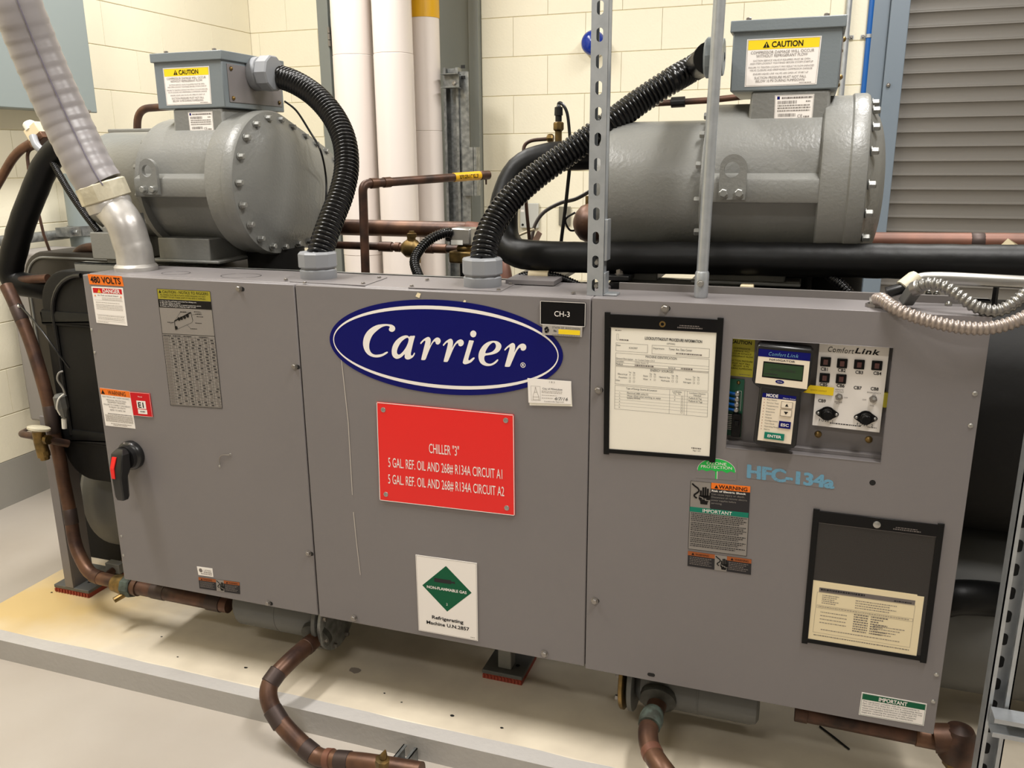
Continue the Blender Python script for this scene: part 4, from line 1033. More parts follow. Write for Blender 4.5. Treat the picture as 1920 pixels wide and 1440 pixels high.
# copper pieces right of the right hose fitting
t, at = pipe('copper_pipe', 'copper bend dropping behind the black insulated pipe elbow', [PY(905, 492, .5), PY(938, 490, .48), PY(945, 545, .44)], .028, COPB, .05, n=18)
p = PY(868, 490, .70); solo(MB(RUB).cyl(p, p+V((0, 0, -.07)), .011, 12).cyl(p+V((0, 0, -.07)), p+V((0, 0, -.14)), .006, 8), 'sensor_stem', 'short dark stem hanging under the brass valve body', 'sensor')

# pressure sensor above the right bend
p = PY(1047, 266, .43)
t = thing('pressure_sensor', 'black capped pressure sensor on a brass tee above the black bend', 'sensor', p+V((0, 0, -.02)))
z = lambda py: PY(1047, py, .43).z
mb = MB(BRS); mb.cyl((p.x, p.y, z(285)), (p.x, p.y, z(246)), .009, 12); mb.lathe((p.x, p.y, z(240)), (0, 0, 1), [(0, .0135), (.014, .0135)], 6); build(mb, 'brass_tee', t)
build(MB(BRS).lathe((p.x, p.y, z(246)), (0, 0, 1), [(0, .010), (.004, .014), (.020, .014), (.023, .010)], 8), 'hex_nut', t, ang=20)
build(MB(RUB).lathe((p.x, p.y, z(228)), (0, 0, 1), [(0, .0085), (.014, .0085), (.015, .011), (.035, .0105), (.037, .006), (.042, .004)], 12), 'cap', t)
build(MB(RUB).tube(catmull([(p.x, p.y, z(206)), (p.x, p.y, z(194)), PY(1055, 196, .43), PY(1064, 215, .43), PY(1069, 262, .43)], 8), .0042, 8), 'cable', t)
build(MB(BRS).lathe(PY(1038, 259, .43), (-1, 0, 0), [(0, .008), (.004, .011), (.014, .011), (.018, .006)], 8), 'side_nut', t)
build(MB(COPD).tube(fillet([PY(1034, 260, .43), PY(983, 264, .43), PY(981, 296, .42)], .04), .0048, 10), 'capillary_tube', t)
def cable(label, P, r, m=RUB, name='cable', cat='cable'): return solo(MB(m).tube(catmull(P, 8), r, 8), name, label, cat, loc=P[-1], ang=60)
cable('brown thin tube hanging left of the round cover box on the wall', pxs([(984, 345, .42), (988, 400, .42), (993, 455, .42), (996, 520, .42)]), .0048, COPD)
cable('straight dark cable dropping before the small metal outlet plate', pxs([(1068, 315, .42), (1060, 390, .42), (1052, 455, .42), (1046, 520, .42)]), .0048, RUB)
cable('curved grey cable rising towards the slotted channel', pxs([(997, 450, .46), (1003, 422, .46), (1020, 398, .46), (1050, 381, .46), (1082, 372, .46), (1120, 350, .46)]), .0050, M('cable_grey', (98, 92, 90), .4))
cable('pale loose wire end beside the pink tag', pxs([(962, 446, .44), (985, 436, .44), (1002, 430, .44)]), .0035, BEIGE)
q = [PY(*p) for p in ((1008, 432, .44), (1016, 438, .44), (1005, 462, .45), (994, 458, .45))]
solo(MB(M('pink_tag', (226, 190, 172), .5)).slab(q, (.0006, .001, 0)), 'cable_tag', 'small pale pink tag tied on the cables', 'tag', ang=0)
# copper dome left of the slotted channel
p = PY(1102, 418, .62)
t = thing('copper_bulb', 'round brown copper bulb peeking out left of the slotted channel', 'muffler', p+V((.08, 0, -.055)))
build(MB(COP).lathe(p+V((-.042, 0, 0)), (1, 0, 0), [(0, .001), (.002, .014), (.010, .032), (.024, .048), (.045, .056), (.25, .056), (.27, .03)], 24), 'bulb', t)
build(MB(RUB).tube(catmull([p+V((-.03, -.03, .03)), p+V((-.06, -.02, .01)), p+V((-.05, -.01, -.02)), p+V((-.03, 0, -.02))], 6), .003, 8), 'wire_loop', t)
build(MB(BRS).cyl(p+V((0, 0, .05)), p+V((0, 0, .075)), .008, 8), 'stub', t)
# copper line behind the right compressor's top
t, at = pipe('copper_pipe', 'slim copper line passing behind the neck of the right compressor', [PY(1195, 196, .72), PY(1330, 188, .72), PY(1420, 178, .74)], .0085, COPD, 0, [(.35, .04, 1.7, RUB)])
# right copper pipe and paper tag
t, at = pipe('copper_pipe', 'bright copper pipe running right above the long black insulated pipe', [PY(1560, 452, .62), PY(2700, 462, .57)], .0235, COPB, 0, [(.28, .03, 1.04, SOLD)], n=18)
q = [PY(*p) for p in ((1866, 470, .45), (1890, 447, .45), (1924, 468, .44), (1930, 480, .44), (1866, 480, .45))]
solo(MB(P_PC).slab(q, (0, .001, 0)), 'paper_tag', 'folded cream paper tag above the black insulated pipe at far right', 'tag', ang=0)

# ---- things between the right cabinet and the insulated pipe
zr = ZT
p = PY(1157, 521, .20)
t = thing('rubber_mount', 'black square isolation mount with a bolt beside the slotted channel', 'mount', p)
build(MB(RUB).box(p.x-.028, p.x+.03, .19, .26, p.z-.006, p.z+.006), 'pad', t, bevel=.002)
build(MB(RUB).box(p.x-.018, p.x+.02, .195, .25, p.z-.03, p.z-.008), 'block', t, bevel=.003)
build(MB(SCRW).hexn((p.x, .225, p.z+.006), (0, 0, 1), .009, .014), 'bolt', t)
a = PY(1150, 524, .27); b = PY(1412, 535, .27)
solo(MB(CMP).box(a.x, b.x, .27, .30, a.z-.016, a.z+.006), 'support_rail', 'grey steel rail seen behind the right cabinet top', 'rail', bevel=.004)
p = PY(1212, 511, .34); solo(MB(SHELL).lathe((p.x, .34, p.z-.02), (0, 0, 1), [(0, .036), (.012, .034), (.024, .02), (.028, .002)], 20), 'rail_foot', 'small dark dome behind the right cabinet top', 'mount')
a = PY(1268, 537, .62); b = PY(1306, 529, .62); solo(MB(REDB).box(a.x, b.x+.05, .62, .66, a.z, b.z), 'red_bar', 'short red bar behind the thin galvanised tube', 'bar', bevel=.002)
a = PY(1388, 545, .22); b = PY(1414, 533, .22); solo(MB(BEIGE).box(a.x, b.x, .20, .235, a.z-.01, b.z), 'terminal_cover', 'cream plastic cover peeking over the right cabinet rear lip', 'cover', bevel=.003)
t = thing('corrugated_conduit', 'thin black corrugated conduit slanting behind the right cabinet rear lip', 'conduit', PY(1590, 545, .2))
build(corrugated(pxs([(1515, 498, .26), (1545, 512, .24), (1575, 532, .21), (1598, 556, .19)]), .0115, .0075, .0025, 12, HOSE), 'hose', t, ang=60)
a = PY(1335, 500, .34); b = PY(1520, 560, .34)
solo(MB(INS).box(a.x, b.x, .34, .55, ZT-.06, a.z), 'insulated_block', 'black foam wrapped block below the right compressor', 'block', bevel=.012)
# sleeved cable on the left of the slotted channel
P = pxs([(975, 519, .235), (992, 516, .235), (1029, 516, .235), (1060, 524, .232), (1096, 540, .225)])
t = thing('corrugated_conduit', 'black corrugated cable with a cream sleeve left of the slotted channel', 'conduit', P[0])
build(corrugated(P, .0095, .0065, .002, 12, HOSE), 'hose', t, ang=60)
build(MB(BEIGE).cyl(PY(992, 515.5, .234), PY(1029, 516, .234), .0115, 14), 'cream_sleeve', t, label='cream paper sleeve')
a = PZ(948, 524, ZT+.012); b = PZ(1012, 494, ZT+.012)
solo(MB(CAB).slab([a, a+V((.12, 0, 0)), b+V((.12, 0, 0)), b], (0, 0, -.01)), 'top_shelf', 'grey sheet metal shelf reaching back behind the cover panel', 'shelf', ang=0)

# ---- left side small items
# solenoid with cream cap
p = PY(68, 262, .44)
t = thing('valve_actuator', 'cream capped valve actuator high at the far left', 'valve', p)
ax = (PY(55, 232, .44)-PY(80, 275, .44)).normalized(); sd = ax.cross(V((0, 1, 0))).normalized()
build(MB(WHT).lathe(PY(60, 243, .43), ax, [(0, .019), (.022, .019), (.026, .015)], 20), 'cap_knob', t)
build(MB(BEIGE).obox(PY(72, 248, .44), ax*.022, sd*.03, V((0, .026, 0))), 'housing', t, bevel=.004)
build(MB(COP).obox(PY(80, 262, .44), ax*.012, sd*.033, V((0, .028, 0))), 'brass_plate', t, bevel=.003)
build(MB(GPVC).tube(catmull([PY(62, 256, .40), PY(68, 272, .39), PY(80, 284, .39), PY(88, 290, .39)], 6), .0125, 14), 'grey_elbow', t)
build(MB(GPVC).lathe(PY(84, 286, .39), PY(96, 298, .39)-PY(84, 286, .39), [(0, .017), (.012, .018), (.014, .015), (.022, .014)], 16), 'gland', t)
P = pxs([(92, 294, .39), (110, 325, .37), (132, 362, .34), (158, 400, .31), (186, 436, .28)])
t = thing('corrugated_conduit', 'thin black corrugated cable dropping behind the grey flexible conduit', 'conduit', P[-1]); build(corrugated(P, .011, .0072, .0024, 12, HOSE), 'hose', t, ang=60)
pipe('copper_pipe', 'copper pipe leaving the picture at left below the cream valve cap', [PY(-30, 390, .46), PY(30, 285, .46), PY(70, 262, .46)], .0145, COP, .06)
pipe('copper_tube', 'thin bent copper tube just right of the larger copper pipe at far left', [PY(70, 275, .47), PY(50, 283, .47), PY(54, 318, .46)], .0055, COPD, .03)
pipe('copper_tube', 'very thin brown tube slanting down in front of the galvanised wall pipe', [PY(66, 372, .5), PY(82, 440, .5), PY(106, 506, .5)], .0048, COPD, 0)
pipe('copper_pipe', 'dark copper bend over the top of the black cylinder at left', [PY(138, 488, .50), PY(150, 466, .50), PY(215, 460, .48)], .016, COPD, .05)
pipe('copper_pipe', 'dark copper stub entering the black cylinder at far left', [PY(20, 527, .33), PY(90, 522, .33)], .014, COPD, 0)
cable('thin black cable trailing down across the black cylinder at far left', pxs([(6, 542, .27), (14, 556, .26), (36, 572, .25), (70, 610, .2), (100, 650, .18), (130, 690, .2)]), .0032)
p = PY(36, 574, .25); solo(MB(WHT).ball(p, .006, 10), 'cable_clip', 'tiny white clip on the thin black cable at far left', 'clip')
# angle valve at the left
p = PY(70, 822, .14)
t = thing('angle_valve', 'brass valve with a round pale handwheel left of the black cylinder', 'valve', p+V((0, 0, -.06)))
hc = PY(72, 804, .13)
build(MB(CREAM).lathe(hc+V((0, 0, -.004)), (.10, .22, 1), [(0, .030), (.002, .033), (.008, .033), (.010, .03)], 24), 'handwheel', t)
mb = MB(BRS); mb.tube([PY(72, 808, .14), PY(76, 830, .14), PY(83, 856, .14)], .019, 14); mb.lathe(PY(81, 846, .14), (.1, 0, -1), [(0, .019), (.012, .019), (.013, .016), (.028, .014)], 8)
build(mb, 'body', t)
build(MB(COPD).tube(fillet([PY(70, 818, .14), PY(40, 814, .16), PY(52, 808, .28)], .03), .0115, 12), 'left_tube', t)
build(MB(CREAM).cyl(PY(52, 815, .2), PY(64, 818, .2), .013, 12), 'left_collar', t)
build(MB(COPD).tube([PY(84, 823, .14), PY(128, 832, .2)], .0125, 12), 'right_tube', t)
build(MB(BRS).lathe(PY(86, 824, .14), (1, 0, 0), [(0, .0155), (.012, .0155)], 8), 'right_nut', t)
# sensor with white label
p = PY(119, 755, .16)
t = thing('level_sensor', 'grey hexagonal sensor with a wire loop against the black cylinder', 'sensor', p)
build(MB(SHELL).lathe(PY(121, 782, .17), (-.1, 0, 1), [(0, .009), (.02, .014), (.03, .020), (.066, .020), (.075, .012)], 8), 'body', t, ang=20)
build(MB(WHT).cyl(PY(121, 803, .17), PY(120, 785, .17), .0075, 10), 'white_stem', t)
build(MB(M('wire_grey', (150, 148, 144), .4)).tube(catmull([PY(118, 696, .16), PY(110, 700, .15), PY(108, 712, .15), PY(118, 728, .16), PY(122, 740, .165)], 8), .0030, 8), 'wire', t)
build(MB(WHT).tube(catmull([PY(121, 738, .165), PY(110, 748, .15), PY(107, 765, .15), PY(113, 778, .16)], 8), .0026, 8), 'loop', t)

# ================================================================== FLEXIBLE STEEL CONDUITS, RIGHT
def flexmetal(P, r, label, m, first):
    t = thing('steel_conduit', label, 'conduit', P[0])
    build(corrugated(P, r, .0098, .0028, 16, m), 'armour', t, ang=70); return t
FX1 = M('flex_steel_light', (158, 146, 138), .36, .55); FX2 = M('flex_steel', (140, 138, 134), .32, .75)
b0 = PZ(1645, 561, ZT+.016)
P = [b0, PY(1655, 562, .02)]+pxs([(1672, 574, -.006), (1700, 588, -.022), (1740, 601, -.03), (1790, 612, -.035), (1840, 616, -.035), (1885, 609, -.03), (1935, 588, -.02), (1985, 560, .0)])
t = flexmetal(P, .0130, 'pale flexible steel conduit drooping over the front edge of the control cabinet', FX1, 0)
build(MB(SCRW).lathe(b0+V((-.012, .004, -.008)), (1, -.1, .25), [(0, .012), (.016, .014), (.02, .012)], 12), 'connector', t)
build(MB(SCRW).lathe((b0.x-.004, b0.y+.004, ZT+.0005), (0, 0, 1), [(0, .017), (.006, .017), (.008, .012)], 8), 'locknut', t)
b1 = PZ(1703, 562, ZT+.006)
P = pxs([(1716, 541, .045), (1738, 532, .03), (1768, 536, .02), (1800, 556, .012), (1832, 576, .008), (1866, 583, .008), (1896, 572, .01), (1930, 545, .02), (1990, 500, .05)])
t = flexmetal(P, .0125, 'upper flexible steel conduit leaving a dark box connector on the control cabinet', FX2, 0)
d = (P[0]-b1); q = P[0]
mb = MB(SHELL); mb.bar(PZ(1698, 567, ZT+.010), q, .024, .020); build(mb, 'box_connector', t, bevel=.002)
build(MB(SCRW).lathe(q-(P[1]-q).normalized()*.004, P[1]-q, [(0, .0145), (.012, .0155), (.014, .013)], 14), 'ferrule', t)
P = [PY(1692, 541, .075), PY(1712, 526, .085), PY(1745, 520, .10), PY(1990, 533, .12), PY(2600, 562, .15)]
t, at = pipe('conduit_tube', 'smooth silver tube running right above the two flexible steel conduits', P, .0125, CHR, .06, [(.5, .05, 1.2, CHR)], cat='conduit')
p = PY(1693, 540, .075); d = (PY(1712, 524, .085)-p).normalized()
build(MB(CREAM).lathe(p, d, [(0, .0165), (.03, .0155), (.036, .013)], 14), 'bushing', t)
build(MB(RUB).tube([PY(1662, 549, .07), PY(1680, 544, .072), p], .0115, 12), 'black_boot', t)
for px, py in ((1756, 553), (1778, 573), (1741, 551)):
    c = PZ(px, py, ZT); build(MB(CHR).ball((c.x, c.y, ZT+.002), .007), 'screw', cc)
a = PY(1868, 540, .3); solo(MB(RUB).cyl((a.x, .3, ZT-.05), (a.x, .3, PY(1868, 530, .3).z), .006, 8), 'hanger_rod', 'dark rod hanging behind the silver tube at far right', 'rod')

# ================================================================== STRUT STAND AT LOWER RIGHT
def stand():
    y = -.06; hw = .0205
    xl = PY(1849, 1330, y).x; x0 = xl; x1 = xl+.041
    t = thing('strut_stand', 'galvanised strut stand at the lower right corner in front of the black cylinder', 'stand', (x0, y, 0))
    top = PY(1915, 900, y).z+.5; mb = MB(GALV); top = min(top, 1.17)
    bz = 0.0
    mb.box(x0, x0+.0026, y, y+.041, bz, top).box(x1-.0026, x1, y, y+.041, bz, top).box(x0+.0026, x1-.0026, y+.0384, y+.041, bz, top)
    mb.box(x0, x0+.0095, y, y+.0026, bz, top).box(x1-.0095, x1, y, y+.0026, bz, top)
    mb.box(x0+.007, x0+.0095, y+.0026, y+.010, bz, top).box(x1-.0095, x1-.007, y+.0026, y+.010, bz, top)
    build(mb, 'upright', t, ang=0)
    z = .16
    for i in range(16):
        zz = .10+.0508*i
        P = [((x0+x1)/2+.0072*math.cos(a), y+.0382, zz+(.006 if math.sin(a) > 0 else -.006)+.0072*math.sin(a)) for a in [2*math.pi*k/14+.01 for k in range(14)]]
        build(MB(DARK).slab(P, (0, -.0004, 0)), 'slot', t, ang=0)
    a = PY(1866, 1350, y-.05); za = a.z; xa = a.x
    mb = MB(GALV); X0, X1, Y0 = xa, xa+.9, y-.046; z = za
    mb.box(X0, X1, Y0, Y0+.041, z-.0026, z).box(X0, X1, Y0, Y0+.041, z-.041, z-.0384).box(X0, X1, Y0+.0384, Y0+.041, z-.0384, z-.0026)
    mb.box(X0, X1, Y0, Y0+.0026, z-.0095, z-.0026).box(X0, X1, Y0, Y0+.0026, z-.0384, z-.0315)
    build(mb, 'cross_rail', t, ang=0)
stand()

# ================================================================== STICKERS ON THE LEFT DOOR
s = sheetY((164, 514), (228, 518), (232, 537), (168, 533), P_O); s.text('480 VOLTS', .5, .80, .60, w=.88, bold=1)
s.build(pc, 'voltage_sticker', 'orange 480 volts sticker')
s = sheetY((171, 537), (230, 540), (239, 611), (181, 605), P_W)
s.rect(.04, .035, .96, .17, P_R); s.tri(.24, .155, .10, P_Y, bang=P_R); s.text('DANGER', .62, .152, .10, P_W, w=.55, bold=1)
s.text('Arc Flash and Shock Hazard', .5, .245, .035, P_K, w=.66); s.tri(.09, .26, .05, P_O); s.tri(.91, .26, .05, P_O)
for i, v in enumerate((.30, .34, .43, .49, .53, .57, .61, .79, .84, .88)): s.greek(.08 if i > 1 else .3, .93 if i != 2 else .85, v, .011, P_PGR, i)
s.rect(.05, .36, .95, .364, P_GR); s.rect(.05, .755, .95, .759, P_GR); s.rect(.05, .925, .95, .929, P_GR); s.greek(.04, .4, .965, .011, P_PGR, 8)
s.build(pc, 'danger_sticker', 'white danger sticker with a red header')
s = sheetY((187, 727), (243, 734), (254, 804), (198, 798), P_W)
s.rect(0, 0, 1, .17, P_O); s.tri(.09, .15, .11, P_K); s.text('WARNING', .56, .145, .105, w=.6)
for v, tx, wd in ((.235, 'ELECTRICAL ARC FLASH HAZARD', .9), (.315, 'PERSONAL PROTECTION', .66), (.37, 'EQUIPMENT REQUIRED', .6), (.44, 'FAILURE TO COMPLY CAN RESULT', .9), (.50, 'IN INJURY OR DEATH', .56), (.575, 'REFER TO NFPA 70E', .52)): s.text(tx, .5, v, .038, P_GR, w=wd)
s.greek(.15, .95, .67, .02, P_GR, 2)
for i in range(6): s.greek(.05, .97, .71+.032*i, .016, P_PGR, i+20)
s.greek(.2, .9, .93, .016, P_PGR, 40); s.greek(.28, .75, .965, .016, P_PGR, 41)
s.build(pc, 'warning_sticker', 'white arc flash warning sticker with an orange header')
s = sheetY((243, 735), (280, 738), (286, 782), (250, 779), P_R, y=-.003, thick=.0026)
s.text('Panel', .5, .19, .05, P_W, w=.22); s.rect(.28, .34, .74, .68, P_W); s.text('E1', .51, .63, .22, P_K, w=.36, bold=1); s.rect(.29, .71, .76, .90, P_W); s.greek(.40, .66, .83, .06, P_GR, 2)
s.frame(.0, .0, 1, 1, .0006, P_W, 1)
s.build(pc, 'panel_tag', 'small red tag reading E1')
s = sheetY((294, 541), (394, 546), (417, 766), (320, 760), P_TG)
s.rect(0, 0, 1, .085, P_OL, 1); s.tri(.055, .034, .024, P_K); s.text('CAUTION - NOTICE TO RIGGERS', .53, .034, .022, w=.86)
s.text('ALL PANELS MUST BE IN PLACE WHEN RIGGING. DO NOT', .48, .054, .011, w=.86); s.text('ATTEMPT TO LIFT THESE UNITS IF NO SKID IS SUPPLIED.', .48, .073, .011, w=.86)
s.rect(0, .087, 1, .155, P_K, 1)
for i, (tx, wd) in enumerate((('1. Use the lift and holes provided for lifting unit.', .7), ('2. Rig with cables or chains.', .4), ('3. Use the rigging cables to a central suspension point.', .78), ('4. Check unit of rating for shipping weight of unit.', .68))): s.text(tx, .03, .104+.014*i, .0085, P_W, w=wd, al='l')
s.frame(0, 0, 1, 1, .0009, P_K); s.rect(0, .374, 1, .378, P_K)
# rigging diagram
def ln(s, a, b, t, m=P_K, k=3):
    a = (a[0]*s.W, a[1]*s.H); b = (b[0]*s.W, b[1]*s.H); dx, dy = b[0]-a[0], b[1]-a[1]; L = math.hypot(dx, dy) or 1; nx, ny = -dy/L*t/2, dx/L*t/2
    s.poly([((x)/s.W, (y)/s.H) for x, y in ((a[0]+nx, a[1]+ny), (b[0]+nx, b[1]+ny), (b[0]-nx, b[1]-ny), (a[0]-nx, a[1]-ny))], m, k)
for a, b, t in (((.27, .265), (.60, .185), .003), ((.60, .185), (.40, .188), .0006), ((.40, .188), (.28, .26), .0006), ((.27, .265), (.27, .34), .0015), ((.60, .185), (.62, .25), .0012), ((.27, .34), (.60, .27), .0006), ((.62, .25), (.60, .27), .0006), ((.62, .205), (.80, .185), .0006), ((.5, .29), (.56, .32), .0006), ((.18, .29), (.27, .27), .0006)): ln(s, a, b, t)
for u, v in ((.36, .245), (.41, .238), (.47, .228), (.53, .215), (.29, .32)): s.disc(u, v, .0045, P_K, 3)
for u, v in ((.66, .18), (.68, .2), (.7, .22), (.66, .275), (.13, .28), (.56, .325), (.4, .186)): s.greek(u, u+.12, v, .005, P_K, int(u*100))
# weight table
n = 24
for i in range(n+1): v = .40+i*.59/n; s.rect(.0, v, 1, v+.0016, P_DK)
for c in range(8): u = .13+c*.124; s.rect(u, .385, u+.004, .985, P_DK)
r = random.Random(2)
for i in range(n):
    v = .40+i*.59/n; s.rect(.02, v+.008, .11, v+.017, P_GR, 3)
    for c in range(7): s.rect(.165+c*.124+.01*(i % 3), v+.008, .215+c*.124+.01*(i % 3), v+.017, P_DK if r.random() > .3 else P_GR, 3)
for u in (.02, .2, .4, .7): s.greek(u, u+.16, .394, .008, P_DK, int(u*50))
s.build(pc, 'rigging_sticker', 'grey rigging notice with an olive header, drawing and table')
def hand(s, u, v, h, m, bolt):     # shock hazard pictogram: wire, hand and spark; (u,v) top left
    k = h*s.H/s.W; X = lambda x: u+x*k; Y = lambda y: v+y*h
    w = [(.02, .03), (.12, .12), (.30, .24), (.34, .36), (.22, .48), (.12, .56), (.16, .66), (.26, .70)]
    for i in range(len(w)-1): ln(s, (X(w[i][0]), Y(w[i][1])), (X(w[i+1][0]), Y(w[i+1][1])), .075*h*s.H, m)
    for x, t in ((.42, .32), (.52, .16), (.62, .14), (.72, .20)): s.poly([(X(x-.042), Y(t)), (X(x+.042), Y(t)), (X(x+.042), Y(.62)), (X(x-.042), Y(.62))], m)
    s.poly([(X(.34), Y(.56)), (X(.80), Y(.52)), (X(.80), Y(.38)), (X(.86), Y(.40)), (X(.84), Y(.70)), (X(.74), Y(.84)), (X(.72), Y(.97)), (X(.42), Y(.97)), (X(.40), Y(.84)), (X(.33), Y(.72))], m, 2)
    b = [(.36, .62), (.52, .66), (.48, .72), (.66, .70), (.62, .77), (.82, .76)]
    for i in range(5): ln(s, (X(b[i][0]), Y(b[i][1])), (X(b[i+1][0]), Y(b[i+1][1])), .035*h*s.H, bolt, 4)
def double_warning(q, par, nm, lab):
    s = sheetY(*q, P_DK); s.rect(0, 0, .43, .27, P_DO); s.rect(.62, 0, 1, .27, P_DO); s.rect(.43, 0, .62, 1, P_TG); hand(s, .44, .06, .88, P_K, P_TG)
    for u in (.06, .68): s.tri(u+.02, .22, .16, P_K); s.text('WARNING', u+.17, .21, .13, P_K, w=.22)
    for i in range(5): s.greek(.03, .38-.04*(i % 2), .40+.11*i, .05, P_GR, i); s.greek(.65, .96-.04*(i % 3), .40+.11*i, .05, P_GR, i+9)
    return s.build(par, nm, lab)
double_warning(((372, 1082), (449, 1092), (450, 1114), (374, 1103)), pc, 'shock_sticker', 'dark shock warning strip with two dull orange headers')
s = sheetY((369, 1062), (398, 1066), (400, 1082), (372, 1078), P_W); s.disc(.22, .4, .006, P_GR); s.text('LISTED', .66, .45, .2, P_GR, w=.5); s.greek(.4, .92, .62, .09, P_GR, 1); s.greek(.2, .92, .82, .09, P_GR, 3)
s.build(pc, 'listing_sticker', 'tiny white listing sticker')

# ================================================================== EMBLEM ON THE COVER PANEL
def emblem():
    yl = -.0008
    L_, R_ = PY(618, 636, yl), PY(1055.6, 668, yl); tp, bt = PY(806, 562, yl), PY(868, 743, yl)
    cx = (L_.x+R_.x)/2; a = (R_.x-L_.x)/2; cz = (tp.z+bt.z)/2; b = (tp.z-bt.z)/2
    cz = (L_.z+R_.z)/2*.5+cz*.5
    el = lambda A, B, y, dz=0, n=96: [(cx+A*math.cos(2*math.pi*i/n), y, cz+dz+B*math.sin(2*math.pi*i/n)) for i in range(n)]
    e = build(MB(P_BL).slab(el(a, b, yl), (0, .0006, 0)), 'oval_emblem', pc, label='dark blue oval emblem with white italic lettering', ang=0)
    o = el(a*.966, b*.875, yl-.0003); i_ = el(a*.958, b*.800, yl-.0003); n = 96
    build(MB(P_W).add(o+i_, [(k, (k+1) % n, n+(k+1) % n, n+k) for k in range(n)]), 'white_ring', e, ang=0)
    A = lambda P: [(610+x/8, 550+y/8) for x, y in P]; B = lambda P: [(820+x/8, 560+y/8) for x, y in P]
    letters = [
     [A([(850, 463), (905, 460), (960, 464), (1005, 473), (1038, 497), (1049, 527), (1040, 557), (1008, 577), (975, 571), (955, 550), (958, 525), (968, 505), (948, 491), (905, 489), (850, 507), (790, 548), (722, 612), (682, 682), (661, 757), (662, 830), (690, 890), (740, 918), (800, 918), (858, 906), (908, 880), (934, 875), (938, 890), (902, 918), (850, 945), (790, 960), (720, 955), (650, 925), (600, 870), (572, 800), (567, 730), (584, 650), (630, 572), (700, 512), (778, 475)])],
     [A([(1272, 640), (1308, 638), (1345, 640), (1328, 705), (1300, 822), (1284, 905), (1293, 932), (1312, 926), (1334, 890), (1345, 902), (1325, 945), (1290, 975), (1245, 992), (1210, 985), (1192, 958), (1190, 914), (1150, 950), (1105, 976), (1060, 980), (1020, 953), (999, 905), (999, 840), (1020, 770), (1062, 708), (1120, 660), (1180, 634), (1230, 632), (1260, 652)]),
      A([(1228, 666), (1182, 690), (1132, 740), (1092, 810), (1075, 870), (1084, 908), (1110, 918), (1150, 890), (1198, 830), (1234, 760), (1250, 702), (1245, 674)])],
     [A([(1425, 743), (1448, 714), (1478, 686), (1530, 656), (1562, 660), (1580, 690), (1580, 740), (1572, 788), (1602, 728), (1640, 682), (1680, 662), (1715, 675), (1731, 710), (1720, 746), (1690, 768), (1660, 755), (1652, 728), (1630, 726), (1594, 776), (1560, 850), (1528, 930), (1508, 982), (1490, 999), (1448, 999), (1440, 984), (1462, 890), (1485, 795), (1502, 722), (1488, 711), (1462, 733), (1435, 760)])],
     [B([(84, 692), (106, 663), (136, 633), (188, 602), (216, 606), (234, 635), (234, 685), (226, 735), (258, 678), (300, 632), (348, 610), (384, 625), (398, 660), (384, 698), (348, 715), (320, 699), (313, 670), (288, 678), (250, 735), (215, 812), (182, 890), (163, 932), (146, 948), (102, 946), (97, 930), (120, 840), (142, 755), (160, 668), (144, 660), (118, 683), (95, 708)])],
     [B([(480, 624), (512, 626), (546, 633), (538, 668), (500, 790), (470, 888), (468, 920), (484, 924), (512, 902), (538, 884), (556, 882), (560, 896), (540, 920), (508, 952), (458, 975), (412, 983), (386, 966), (386, 938), (412, 850), (446, 732), (472, 645)]),],
     [B([(540+46*math.cos(.4*i), 528-51*math.sin(.4*i)) for i in range(15)])],
     [B([(790, 640), (838, 632), (900, 640), (946, 671), (962, 711), (948, 760), (902, 808), (832, 835), (766, 847), (717, 857), (704, 895), (716, 940), (750, 968), (800, 975), (850, 952), (898, 912), (915, 916), (900, 946), (852, 985), (790, 1008), (720, 1005), (660, 975), (627, 922), (618, 852), (636, 780), (682, 708), (738, 662)]),
      B([(838, 659), (792, 688), (747, 748), (720, 812), (762, 814), (822, 795), (864, 756), (880, 712), (868, 672)])],
     [B([(1007, 763), (1030, 733), (1062, 704), (1118, 667), (1150, 671), (1167, 700), (1166, 752), (1156, 803), (1188, 742), (1230, 692), (1280, 673), (1320, 689), (1335, 725), (1322, 764), (1286, 780), (1255, 766), (1248, 738), (1226, 742), (1188, 794), (1150, 880), (1114, 962), (1096, 1004), (1078, 1021), (1024, 1020), (1015, 1004), (1040, 910), (1062, 830), (1086, 738), (1070, 730), (1042, 753), (1016, 778)])]]
    mb = MB(P_W)
    for polys in letters:
        W2 = []
        for P in polys:
            q = [PY(x, y, yl) for x, y in P]; q = catmull(q, 4, True); W2.append([(p.x, p.z) for p in q])
        vs, fs = fillpoly(W2); mb.add([(x, yl-.0004, z) for x, z in vs], fs)
    c = PY(820+1285/8, 560+996/8, yl); n = 28
    o = [(c.x+.0060*math.cos(6.2832*k/n), yl-.0004, c.z+.0060*math.sin(6.2832*k/n)) for k in range(n)]; i_ = [(c.x+.0047*math.cos(6.2832*k/n), yl-.0004, c.z+.0047*math.sin(6.2832*k/n)) for k in range(n)]
    mb.add(o+i_, [(k, (k+1) % n, n+(k+1) % n, n+k) for k in range(n)])
    vs, fs, L2 = glyphs('R', 1); mb.add([(c.x+(x-L2/2)*.006, yl-.0004, c.z+(z-.5)*.006) for x, z in vs], fs)
    build(mb, 'lettering', e, ang=0)
emblem()

